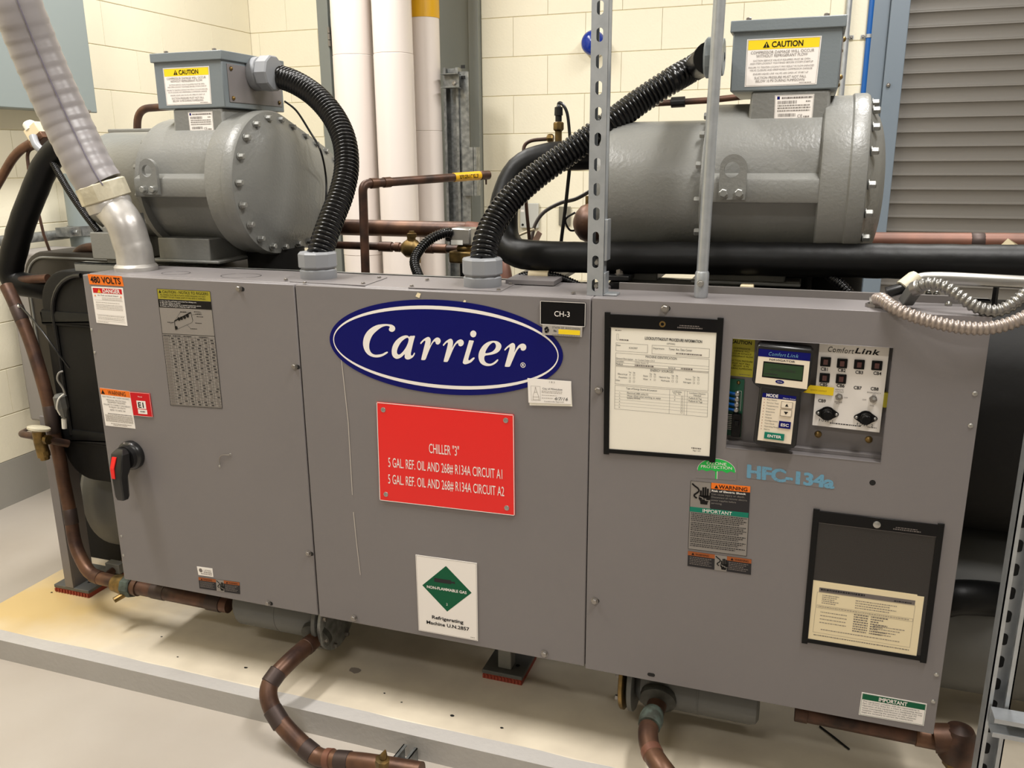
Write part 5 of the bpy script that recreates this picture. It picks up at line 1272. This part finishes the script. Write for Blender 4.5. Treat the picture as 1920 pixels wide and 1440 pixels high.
# ================================================================== SIGNS
def board(s, name, label, cat, rivets=(), rm=P_SIL, **k):
    o = s.build(None, name, label, cat, **k)
    for u, v in rivets:
        c = s.at(u, v, 0); build(MB(CHR).lathe(c, s.n, [(0, .0065), (.0012, .006), (.0016, .0034), (.0006, .0032), (.0006, .0001)], 16), 'rivet', o)
    return o
s = sheetY((706, 754), (963, 778), (965, 967), (712, 938), P_SR, y=-.0042, thick=.0035); s.frame(0, 0, 1, 1, .0016, P_W, 1)
for tx, v, wd in (('CHILLER "3"', .455, .225), ('5 GAL. REF. OIL AND 268# R134A CIRCUIT A1', .64, .85), ('5 GAL. REF. OIL AND 268# R134A CIRCUIT A2', .812, .86)): s.text(tx, .5, v, .094, P_W, w=wd)
board(s, 'chiller_sign', 'bright red riveted sign with white letters on the cover panel', 'sign', ((.05, .07), (.945, .06), (.05, .93), (.945, .93)))
s = sheetY((779, 1040), (894, 1056), (896, 1202), (785, 1182), P_W, y=-.002, thick=.0012); s.frame(.01, .008, .99, .992, .0006, P_TG)
s.poly([(.5, .09), (.91, .385), (.5, .68), (.095, .385)], P_G, 1); s.rect(.30, .265, .58, .315, P_DK, 2); s.rect(.58, .28, .62, .30, P_DK, 2); s.rect(.62, .275, .64, .305, P_DK, 2)
s.text('NON-FLAMMABLE GAS', .5, .41, .034, P_W, w=.66, bold=1); s.text('2', .5, .60, .03, P_W)
s.text('Refrigerating', .5, .805, .042, w=.53, bold=1); s.text('Machine U.N.2857', .5, .885, .042, w=.72, bold=1); s.greek(.88, .95, .968, .006, P_GR, 1)
board(s, 'gas_placard', 'white placard with a green diamond low on the cover panel', 'sign')
s = sheetY((1013, 564), (1098, 568), (1097, 613), (1013, 608), P_BK, y=-.0042, thick=.0035); s.frame(0, 0, 1, 1, .0010, P_W, 1)
s.text('CH-3', .49, .62, .22, P_W, w=.36); board(s, 'unit_plate', 'black engraved plate reading CH-3 above the silver registration tag', 'sign')
s = sheetY((1017, 608.5), (1092, 613), (1091, 632), (1017, 627.5), P_SIL, y=-.0062, thick=.0014)
for k in range(9): a = k*.7; s.disc(.11+.035*math.cos(a), .5-.22*math.sin(a), .0028, P_GR if k % 2 else P_DK, 2, 8)
s.text('STATE OF WISCONSIN', .60, .30, .17, w=.70, track=.1); s.text('No.', .33, .64, .20, w=.09, bold=1); s.rect(.41, .36, .95, .83, P_Y, 2); s.greek(.25, .95, .94, .05, P_GR, 2)
board(s, 'registration_tag', 'small silver state tag with a yellow strip under the black plate', 'tag')
s = sheetY((990, 717), (1071, 721), (1073, 762), (993, 760), P_PA, y=-.0024)
s.build(None, 'approval_card', 'cream card just showing from under the dated white approval card', 'card')
s = sheetY((989, 709), (1071, 715), (1071, 758), (991, 755), P_W, y=-.0042)
s.text('1 8 3', .56, .13, .07, P_GR, w=.14); s.frame(.07, .30, .29, .90, .0004, P_TG)
for a, b in (((.18, .33), (.16, .5)), ((.18, .33), (.20, .5)), ((.16, .5), (.12, .68)), ((.20, .5), (.24, .68)), ((.12, .68), (.11, .88)), ((.24, .68), (.26, .88)), ((.11, .75), (.26, .75)), ((.11, .86), (.26, .86)), ((.15, .56), (.21, .56))): ln(s, a, b, .0007, P_PGR)
s.text('City of Milwaukee', .57, .42, .075, P_DK, w=.46); s.greek(.32, .8, .5, .018, P_PGR, 1); s.greek(.32, .8, .56, .018, P_PGR, 2); s.greek(.32, .68, .67, .018, P_PGR, 3); s.greek(.32, .58, .79, .018, P_PGR, 4)
s.text('4/7/16', .76, .85, .13, P_DK, w=.32, sh=.25); s.text('Conditionally Approved', .60, .94, .05, P_GR, w=.46)
s.build(None, 'approval_card', 'white approval card with a handwritten date at the lower right of the blue oval', 'card')

# ================================================================== CONTROL CABINET PRINT
# stencil, umbrella, warnings
s = sheetY((1397, 868), (1568, 892), (1566, 918), (1396, 896), CAB, y=-.0004, thick=.0003); [s.text('HFC-134a', .5+du, .93+dv, .82, P_LB, w=.96, bold=1, k=1+.4*i) for i, (du, dv) in enumerate(((-.008, 0), (0, .02), (.008, 0), (0, -.02)))]
rr = random.Random(8)
for i in range(70): u, v = rr.random(), rr.random(); s.rect(u, v, u+.006, v+.05, CAB, 3)
s.build(cc, 'stencil_lettering', 'pale blue stencilled refrigerant name', letters='paint')
s = sheetY((1306, 856), (1382, 861), (1381, 901), (1305, 896), CAB, y=-.0004, thick=.0003)
P = [(.06+.0, .66)]+[(.5-.46*math.cos(a), .60-.55*math.sin(a)) for a in [math.pi*i/18 for i in range(19)]]+[(.96, .66), (.86, .58), (.76, .68), (.63, .58), (.5, .66), (.38, .58), (.26, .66), (.15, .58)]
s.poly([(u, v) for u, v in P], P_LG, 1); s.text('OZONE', .5, .33, .13, P_W, w=.5); s.text('PROTECTION', .5, .50, .13, P_W, w=.78)
for i in range(18):
    a, b = [(.5-.47*math.cos(t), .60-.56*math.sin(t)) for t in (math.pi*i/18, math.pi*(i+1)/18)]; ln(s, a, b, .0008, P_W, 2)
s.rect(.475, .62, .515, .99, P_LG, 1); s.rect(.515, .62, .53, .99, P_W, 2)
s.build(cc, 'umbrella_mark', 'green umbrella mark partly behind the paper pocket', letters='paint')
s = sheetY((1295, 901), (1407, 912), (1400, 1043), (1290, 1029), P_TG)
s.frame(0, 0, 1, 1, .0008, P_K, 1); s.rect(.35, 0, 1, .375, P_DK, 1); s.rect(.352, .0, 1, .085, P_O, 2); s.rect(.345, 0, .352, .36, P_K, 1)
hand(s, .02, .03, .30, P_K, P_TG); s.tri(.44, .075, .05, P_K, 3); s.text('WARNING', .72, .072, .05, w=.48, bold=1, k=3)
s.text('Risk of Electric Shock', .36, .125, .026, P_W, w=.57, al='l', bold=1)
for i, (tx, wd) in enumerate((('Can cause injury or death.', .56), ('Disconnect all remote electric', .60), ('power supplies before', .42), ('servicing.', .19))): s.text(tx, .36, .17+.043*i, .024, P_TG, w=wd, al='l')
s.rect(0, .375, 1, .445, P_T, 1); s.text('IMPORTANT', .47, .435, .048, P_W, w=.5)
v = .47
for para in (5, 5, 3, 3, 2):
    for i in range(para): s.greek(.03, .97-.12*(i == para-1)-.05*(i % 2), v, .012, P_DK, int(v*500)); v += .0262
    v += .008
s.build(cc, 'instruction_sticker', 'tall warning sticker with an orange header and a teal band')
double_warning(((1290, 1033), (1409, 1049), (1408, 1078), (1289, 1061)), cc, 'shock_sticker', 'dark shock warning strip with two dull orange headers')
s = sheetY((1616, 1298), (1738, 1320), (1732, 1361), (1610, 1340), P_W); s.frame(.012, .03, .988, .97, .0006, P_G); s.rect(.02, .05, .98, .29, P_G); s.text('IMPORTANT', .49, .25, .16, P_W, w=.44, bold=1)
for i, tx in enumerate(('This equipment complies with the requirements in', 'Part 15 of FCC Rules for a Class A computing device.', 'Operation of this equipment in a residential area may', 'cause unacceptable interference to radio and TV', 'reception requiring the operator to take whatever', 'steps are necessary to correct the interference.')): s.text(tx, .035, .385+.098*i, .06, P_DK, w=(.87, .92, .92, .84, .84, .80)[i], al='l')
s.build(cc, 'interference_sticker', 'white sticker with a dark green important header')

# ---- breaker panel inside the opening
yb = .030
q = [PY(x, y, yb) for x, y in ((1537, 641), (1668, 652), (1649, 811), (1523, 797))]
s = Sheet(*q, P_W, thick=.002)
TL = s
s.text('Comfort', .31, .105, .06, w=.38, sh=.22, track=.12); s.text('Link', .68, .095, .06, w=.34, sh=.22, bold=1, track=.1)
cbs = [(1548, 678), (1579, 681), (1611, 683), (1644, 685), (1546, 708), (1577, 710)]
def inv(s, px, py):
    p = PY(px, py, yb); o, a, b = s.q[0], s.q[1]-s.q[0], s.q[3]-s.q[0]; d = p-o
    aa, bb, ab = a.dot(a), b.dot(b), a.dot(b); da, db = d.dot(a), d.dot(b); det = aa*bb-ab*ab
    return (da*bb-db*ab)/det, (db*aa-da*ab)/det
for i, (px, py) in enumerate(((1546, 692), (1578, 694), (1611, 698), (1645, 700), (1544, 721), (1576, 723), (1608, 727), (1640, 729), (1541, 751))):
    u, v = inv(s, px, py+3); s.text('CB%d' % (i+1), u, v, .036, w=.115, bold=1)
for tx, px, py, wd in (('FUSE 1', 1549, 791, .22), ('FUSE 2', 1622, 799, .24), ('REMOTE', 1574, 732, .12), ('CONTACT', 1574, 736, .13), ('OFF', 1586, 747, .06), ('ENABLE', 1572, 755, .11), ('SW1', 1571, 758, .06), ('EMERGENCY', 1639, 738, .2), ('ON', 1639, 742, .05), ('OFF', 1621, 751, .06), ('SW2', 1635, 762, .06)):
    u, v = inv(s, px, py); s.text(tx, u, v, .03 if 'FUSE' in tx else .016, P_K if 'FUSE' in tx else P_GR, w=wd, track=.3 if 'FUSE' in tx else 0)
s.greek(.26, .72, .955, .012, P_DK, 3); s.greek(.82, .95, .955, .01, P_GR, 4)
bp = s.build(cc, 'breaker_panel', 'white breaker panel with switches and fuse holders')
for px, py in cbs:
    p = PY(px, py, yb); c = V((p.x, yb-.0006, p.z)); h = .0098
    b = build(MB(P_BK).box(c.x-h, c.x+h, yb-.0035, yb-.0002, c.z-h, c.z+h), 'breaker', bp, bevel=.0012)
    b.data.materials.append(M('breaker_rocker', (86, 40, 36), .35))
    mb = MB(M('breaker_rocker', (86, 40, 36), .35)); mb.slab([(c.x-.0042, yb-.0036, c.z-.006), (c.x+.0042, yb-.0036, c.z-.006), (c.x+.0042, yb-.0072, c.z+.0055), (c.x-.0042, yb-.0072, c.z+.0055)], (0, .003, 0)); build(mb, 'rocker', bp)
for px, py in ((1573, 744), (1637, 748)):
    p = PY(px, py, yb); mb = MB(SCRW); mb.lathe((p.x, yb-.0002, p.z), (0, -1, 0), [(0, .0078), (.003, .0078), (.0035, .006), (.008, .0058)], 6)
    b = build(mb, 'toggle_switch', bp, ang=20); build(MB(CHR).tube([(p.x, yb-.007, p.z), (p.x, yb-.014, p.z+.004), (p.x, yb-.022, p.z+.0065)], [.002, .0024, .0032], 10), 'lever', bp)
for px, py in ((1551, 775), (1623, 783)):
    p = PY(px, py, yb); P2 = []
    for a0, cx, rr_, k in ((-50, .0175, .0048, 0), (40, 0, .0150, 1), (130, -.0175, .0048, 0), (220, 0, .0150, 1)):
        for j in range(7):
            a = math.radians(a0+j*(100 if rr_ < .01 else 100)/6); P2.append((p.x+cx+rr_*math.cos(a), yb-.003, p.z+rr_*math.sin(a)))
    build(MB(P_BK).slab(P2, (0, .0027, 0)), 'fuse_flange', bp, bevel=.0006)
    build(MB(P_BK).lathe((p.x, yb-.003, p.z), (0, -1, 0), [(0, .0125), (.008, .0115), (.009, .0098), (.017, .0092), (.018, .008)], 20), 'fuse_cap', bp)
    for sx in (-1, 1): build(MB(CHR).ball((p.x+sx*.0175, yb-.0034, p.z), .0034, 10), 'screw', bp)
for px, py in ((1534, 814), (1629, 824)):
    p = PY(px, py, YR); build(MB(BRS).lathe((p.x, YR, p.z), (0, -1, 0), [(0, .0075), (.003, .007), (.006, .0035), (.0064, .0002)], 14), 'panel_screw', cc)
s = Sheet(*[PY(x, y, yb-.004) for x, y in ((1519, 722), (1564, 727), (1562, 742), (1506, 736))], P_Y); s.text('REMOTE CONTACT', .45, .62, .14, M('tape_ink', (150, 110, 20), .6), w=.6)
s.build(None, 'yellow_tape', 'yellow tape strip with faint lettering on the breaker panel edge', 'tape')
p = PY(1661, 748, yb-.002); solo(MB(P_OL).box(p.x-.004, p.x+.004, yb-.004, yb+.01, p.z-.018, p.z+.012), 'tape_end', 'small faded yellow tape end at the right edge of the opening', 'tape', bevel=.001)
yy = YR-.001
s = Sheet(*[PY(x, y, yy) for x, y in ((1371, 633), (1416, 637), (1411, 708), (1369, 704))], M('caution_yellow', (206, 196, 48), .45), thick=.0006); s.text('CAUTION', .43, .14, .085, w=.9, bold=1)
for v, tx, wd in ((.285, 'COMPRESSOR', .72), (.355, 'DAMAGE WILL', .68), (.42, 'OCCUR WITHOUT', .84), (.49, 'REFRIGERANT FLOW', .98), (.61, 'SUCTION PRESSURE', .98), (.68, 'MUST NOT FALL', .78), (.745, 'BELOW 10 PSI', .68), (.815, 'DURING PUMPDOWN', .96)): s.text(tx, .47, v, .042, w=wd)
s.greek(.4, .9, .95, .012, P_GR, 2); s.build(cc, 'caution_sticker', 'dull yellow caution sticker inside the opening')
s = Sheet(*[PY(x, y, yy-.004) for x, y in ((1368, 710), (1396, 712), (1389, 819), (1361, 815))], P_PCB, thick=.0016)
ln(s, (.6, .2), (.85, .2), .0006, P_W); ln(s, (.85, .2), (.85, .55), .0006, P_W)
pb_ = s.build(cc, 'circuit_board', 'green circuit board with silver terminals', letters='traces')
for ch in pb_.children: ch['kind'] = 'stuff'
for i in range(4):
    p = s.at(.58, .25+.095*i, 0); build(MB(CHR).lathe(p, s.n, [(0, .0068), (.004, .0065), (.006, .004), (.0062, .0003)], 8), 'terminal', pb_)
    q0 = s.at(.45, .25+.095*i, 2)+V((0, -.004, 0)); build(MB(BLUEP).tube([q0, s.at(.0, .24+.095*i, 2)+V((0, -.003, 0)), s.at(-.25, .26+.095*i, 0)], .0034, 8), 'wire', pb_)
p = s.at(.62, .055, 0); build(MB(BRS).ball(p+V((0, -.001, 0)), .004, 10), 'standoff', pb_)
a = s.at(.65, .76, 0); build(MB(P_BK).box(a.x-.009, a.x+.010, a.y-.014, a.y-.0002, a.z-.028, a.z+.022), 'connector', pb_, bevel=.001)
build(MB(P_BK).box(a.x-.004, a.x+.006, a.y-.020, a.y-.0142, a.z-.003, a.z+.009), 'relay', pb_, bevel=.001)
mb = MB(CHR)
for k in range(9): b = s.at(.14, .62+.032*k, 0); mb.box(b.x-.004, b.x+.006, b.y-.006, b.y-.0002, b.z-.0008, b.z+.0008)
build(mb, 'pin_row', pb_, ang=0)['kind'] = 'stuff'

# ---- handheld display unit leaning in the opening
def navigator():
    yf = -.016
    g = lambda x, y: PY(x, y, yf)
    t = thing('handheld_controller', 'black handheld controller with a green display leaning in the opening', 'controller', g(1450, 842)+V((0, .02, 0)))
    head = [g(*p) for p in ((1419, 650), (1424, 645), (1520, 655), (1525, 661), (1518, 722), (1513, 732), (1502, 737), (1424, 728), (1413, 720), (1410, 713))]
    body = [g(*p) for p in ((1425, 722), (1504, 732), (1493, 836), (1487, 842), (1418, 833), (1412, 827))]
    build(MB(RUB).slab(head, (0, .040, 0)), 'display_head', t, bevel=.004); build(MB(RUB).slab(body, (0, .034, 0)), 'grip_body', t, bevel=.004)
    F = lambda c, m: Sheet(*[PY(x, y, yf-.0004) for x, y in c], m, thick=.0003)
    s = F(((1423, 655), (1520, 664), (1513, 730), (1416, 718)), P_CR)
    s.rect(0, -.02, 1, .20, P_BL, 1); s.text('Comfort', .36, .145, .10, P_LB, w=.34, sh=.25, track=.1); s.text('Link', .66, .14, .10, P_LB, w=.22, sh=.25, track=.1)
    s.text('NAVIGATOR', .47, .285, .05, P_DK, w=.50, bold=1)
    s.rect(.115, .33, .90, .80, P_BK, 1); s.rect(.135, .37, .885, .76, P_LCD, 2)
    s.text('ACTIVE ALARMS 0', .5, .58, .07, P_DK, w=.5, k=3); s.greek(.16, .42, .70, .03, P_DK, 2, k=3)
    s.poly([(.47+.085*math.cos(6.283*i/24), .88-.055*math.sin(6.283*i/24)) for i in range(24)], P_BL, 2); s.text('Carrier', .47, .895, .035, P_W, w=.1, sh=.2, k=4)
    s.build(t, 'display_face', 'cream face with a blue band and green display')
    s = F(((1430, 738), (1493, 745), (1483, 833), (1420, 825)), P_CR)
    s.rect(0, -.02, 1, .075, P_BL, 1); s.text('MODE', .29, .05, .062, P_W, w=.36, bold=1); s.text('Alarm Status', .80, .055, .022, P_W, w=.38)
    for i, tx in enumerate(('Run Status', 'Service Test', 'Temperatures', 'Pressures', 'Setpoints', 'Inputs', 'Outputs', 'Configuration', 'Time Clock', 'Operating Modes', 'Alarms')):
        s.text(tx, .15, .125+.063*i, .026, P_DK, w=.030*len(tx), al='l'); s.disc(.075, .115+.063*i, .0009, P_R if i == 0 else P_DO, 2, 8)
    s.build(t, 'keypad_face', 'cream keypad face with mode list')
    def key(u0, v0, u1, v1, m, nm, fn, lab=None):
        q = [s.at(u, v, 2) for u, v in ((u0, v0), (u1, v0), (u1, v1), (u0, v1))]
        k = Sheet(*[p+s.n*.0016 for p in q], m, thick=.0015); fn(k); k.build(t, nm, lab, letters='mark')
    key(.58, .105, .92, .25, P_CR, 'arrow_key', lambda k: (k.frame(0, 0, 1, 1, .0008, P_GR, 1), k.tri(.5, .72, .42, P_K)))
    key(.58, .275, .92, .42, P_CR, 'arrow_key', lambda k: (k.frame(0, 0, 1, 1, .0008, P_GR, 1), k.poly([(.3, .3), (.7, .3), (.5, .72)], P_K)))
    key(.58, .53, .93, .675, P_BL, 'escape_key', lambda k: k.text('ESC', .5, .70, .40, P_W, w=.7, bold=1), 'navy escape key')
    key(.19, .80, .78, .94, P_T, 'enter_key', lambda k: k.text('ENTER', .5, .70, .40, P_W, w=.7, bold=1), 'teal enter key')
navigator()

# ================================================================== DOCUMENT POCKETS
def pocket(q, name, label, topband, back):
    y = -.0022
    TLc, TRc, BRc, BLc = [PY(*p, y) for p in q]
    s = Sheet(TLc, TRc, BRc, BLc, back, thick=.0012); t = thing(name, label, 'document holder', (TLc+TRc+BRc+BLc)/4); t.location.z = min(BRc.z, BLc.z)
    b = MB(back); b.slab([p-s.n*.0006 for p in s.q], s.n*.0005); build(b, 'backing', t, ang=0)
    F = lambda u0, v0, u1, v1, k=10, th=.0012: [s.at(u, v, 0)+s.n*.0030 for u, v in ((u0, v0), (u1, v0), (u1, v1), (u0, v1))]
    wu = .0125/s.W; wv = .0095/s.H
    for a in ((0, -.012, wu, 1.012), (1-wu, -.012, 1, 1.012)): build(MB(INSP).slab(F(*a), s.n*-.0034), 'side_binding', t, bevel=.001)
    build(MB(INSP).slab(F(wu*.9, 1-wv, 1-wu*.9, 1), s.n*-.0030), 'bottom_binding', t, bevel=.0008)
    tb = build(MB(P_BK).slab(F(wu*.9, 0, 1-wu*.9, topband), s.n*-.0030), 'top_band', t, bevel=.0008)
    k = Sheet(*[p+s.n*.0004 for p in F(wu, 0, 1-wu, topband)], P_BK, thick=.0002)
    k.greek(.66, .84, .62, .07, P_GR, 2); k.greek(.64, .87, .78, .09, P_GR, 3); k.rect(.0, .97, 1, .99, P_GR); build(k.p, 'maker_print', t, ang=0)
    g = F(.5, topband*.55, .6, .6)[0]
    build(MB(VINYL).add([p-s.n*.0004 for p in F(wu*.8, topband*.95, 1-wu*.8, 1-wv*.8)], [(0, 1, 2, 3)]), 'clear_front', t, ang=0)
    return s, t, g
s, t, g = pocket(((1134, 588), (1357, 599), (1341, 864), (1132, 848)), 'document_pocket', 'black edged pocket holding a white lockout form on the control cabinet', .092, P_DK)
build(MB(BRS).ring(g, s.n, .0036, .0066, .0012, 20), 'grommet', t)
d = Sheet(*[PY(x, y, -.0030) for x, y in ((1146, 612), (1344, 624), (1336, 862), (1141, 842))], P_PA, thick=.0003)
d.q = [p for p in d.q]
def lockout(d):
    T = lambda tx, u, v, h, w, **k: d.text(tx, u, v, h, k.pop('m', P_DK), w=w, **k)
    d.greek(.04, .10, .03, .006, P_GR, 1); d.frame(.055, .055, .075, .105, .0004, P_GR); d.greek(.085, .18, .105, .010, P_GR, 6)
    T('LOCKOUT/TAGOUT PROCEDURE INFORMATION', .60, .085, .021, .54, bold=1); T('(OPTIONAL)', .58, .112, .012, .08)
    d.frame(.05, .125, .36, .19, .0005, P_GR); T('Date:', .055, .15, .013, .045, al='l'); T('4/24/2007', .22, .165, .013, .085)
    d.frame(.40, .125, .94, .195, .0005, P_GR); T('Department:', .41, .155, .013, .11, al='l'); T('Tower Ave. Data Center', .56, .155, .016, .22, al='l'); d.greek(.63, .87, .183, .01, P_GR, 4)
    d.frame(.05, .205, .94, .305, .0005, P_GR); T('MACHINE IDENTIFICATION', .49, .228, .018, .30)
    for i, (a, b, w1, w2) in enumerate((('General Description:', 'Air Cooled Chiller CH-3', .17, .19), ('Location:', 'Chiller Room 19', .08, .13), ('Model #:', '', .07, .17))):
        v = .255+.022*i; T(a, .055, v, .013, w1, al='l'); (T(b, .24, v, .012, w2, al='l', m=P_GR) if b else d.greek(.24, .42, v, .011, P_GR, 12)); d.rect(.05, v+.006, .94, v+.0075, P_GR)
    T('Serial #:', .56, .299, .012, .07, al='l'); d.greek(.68, .79, .299, .011, P_GR, 13)
    d.frame(.05, .312, .94, .455, .0005, P_GR); T('ENERGY SOURCES', .50, .333, .018, .22)
    for c, (a1, a2) in enumerate((('Electrical', 'Pneumatic'), ('Steam', 'Water'), ('Natural Gas', 'Hydraulic'), ('Vacuum', 'Nitrogen'))):
        u = .12+.20*c+.01*(c > 1); T('Yes', u+.075, .358, .011, .025); T('No', u+.115, .358, .011, .02)
        for r_, a in enumerate((a1, a2)):
            v = .378+.026*r_; T(a, u+.05, v, .012, .0095*len(a), al='r')
            for q in (.075, .115):
                if q == .075 and ((c == 0 and r_ == 0) or (c == 1 and r_ == 1)): T('X', u+q, v, .012, .012)
                else: d.frame(u+q-.008, v-.014, u+q+.008, v+.001, .0004, P_GR)
    T('Other ______', .055, .43, .012, .05, al='l'); d.frame(.187, .417, .203, .432, .0004, P_GR); d.frame(.227, .417, .243, .432, .0004, P_GR)
    d.frame(.05, .465, .94, .66, .0005, P_GR)
    for u in (.58, .72, .745): d.rect(u, .465, u+.002, .66, P_GR)
    T('Type of Energy Source & Location', .31, .49, .014, .30); T('Lockable', .65, .485, .012, .09); T('Yes   No', .65, .5, .011, .07); T('Lockout Device', .84, .485, .012, .15); T('Needed', .84, .502, .012, .07)
    for i in range(6):
        v = .508+.024*i; d.rect(.05, v, .94, v+.0012, P_GR); T(str(i+1)+'.', .10, v+.018, .010, .014)
    T('Electrical (480 volts) E1', .17, .526, .013, .21, al='l'); T('Water (Only when working on water', .17, .549, .013, .33, al='l'); T('System) MTWS', .17, .566, .012, .13, al='l')
    T('X', .63, .526, .011, .012); T('X', .63, .55, .011, .012); T('Padlock & Tag', .76, .526, .013, .12, al='l'); T('Padlock & Tags', .76, .55, .013, .13, al='l')
    for i in range(6): d.frame(.69, .511+.024*i, .707, .527+.024*i, .0004, P_GR)
    d.greek(.80, .89, .925, .010, P_GR, 14); T('Page 1 of 2', .85, .945, .011, .07)
lockout(d)
d.build(None, 'lockout_form', 'white printed lockout procedure form in the left pocket', 'paper')
DBROWN = M('dark_backing', (42, 38, 36), .45)
s, t, g = pocket(((1525, 956), (1771, 985), (1737, 1240), (1503, 1202)), 'document_pocket', 'dark pocket with cream papers, right of the instruction sticker', .085, DBROWN)
build(MB(CHR).lathe(g, s.n, [(0, .0075), (.002, .0072), (.0036, .004), (.004, .0003)], 18), 'hanging_screw', t)
d0 = Sheet(*[PY(x, y, -.0026) for x, y in ((1521, 1087), (1720, 1115), (1716, 1228), (1509, 1196))], P_PC, thick=.0002)
d0.build(None, 'cream_sheet', 'cream sheet behind the front one in the right pocket', 'paper')
d = Sheet(*[PY(x, y, -.0034) for x, y in ((1520, 1090), (1733, 1119), (1718, 1232), (1508, 1197))], P_PC, thick=.0003)
d.rect(.085, .08, .93, .155, P_GR, 1); d.greek(.10, .5, .125, .03, P_DK, 3, k=3); d.greek(.75, .9, .14, .02, P_DK, 5, k=3)
for i in range(5): d.greek(.12, .27-.02*(i % 3), .21+.033*i, .013, P_PGR, i)
for i in range(4): d.greek(.42, .78-.06*(i % 2), .225+.04*i, .014, P_PGR, i+7)
d.frame(.08, .38, .93, .43, .0005, P_PGR); d.greek(.09, .9, .41, .012, P_PGR, 2); d.frame(.07, .16, .935, .86, .0005, P_PGR)
for i in range(8): d.greek(.42, .55, .46+.04*i, .018, P_GR, i+30); d.greek(.57, .72-.04*(i % 3), .46+.04*i, .018, P_GR, i+50)
for i in range(4): d.greek(.12, .36, .50+.06*i, .013, P_PGR, i+70); d.greek(.60, .88-.04*i, .60+.045*i, .013, P_PGR, i+80)
d.greek(.14, .84, .80, .013, P_PGR, 90); d.greek(.08, .93, .91, .013, P_GR, 91)
d.build(None, 'service_sheet', 'front cream service sheet in the right pocket with a grey header bar', 'paper')

cable('thin black wire looping down over the domed end of the left compressor', [PY(534, 190, .56), PY(556, 208, .55), PY(580, 245, .53), PY(601, 282, .50), PX(611, 330, .425), PX(611, 375, .425), PX(604, 430, .40)], .0032)
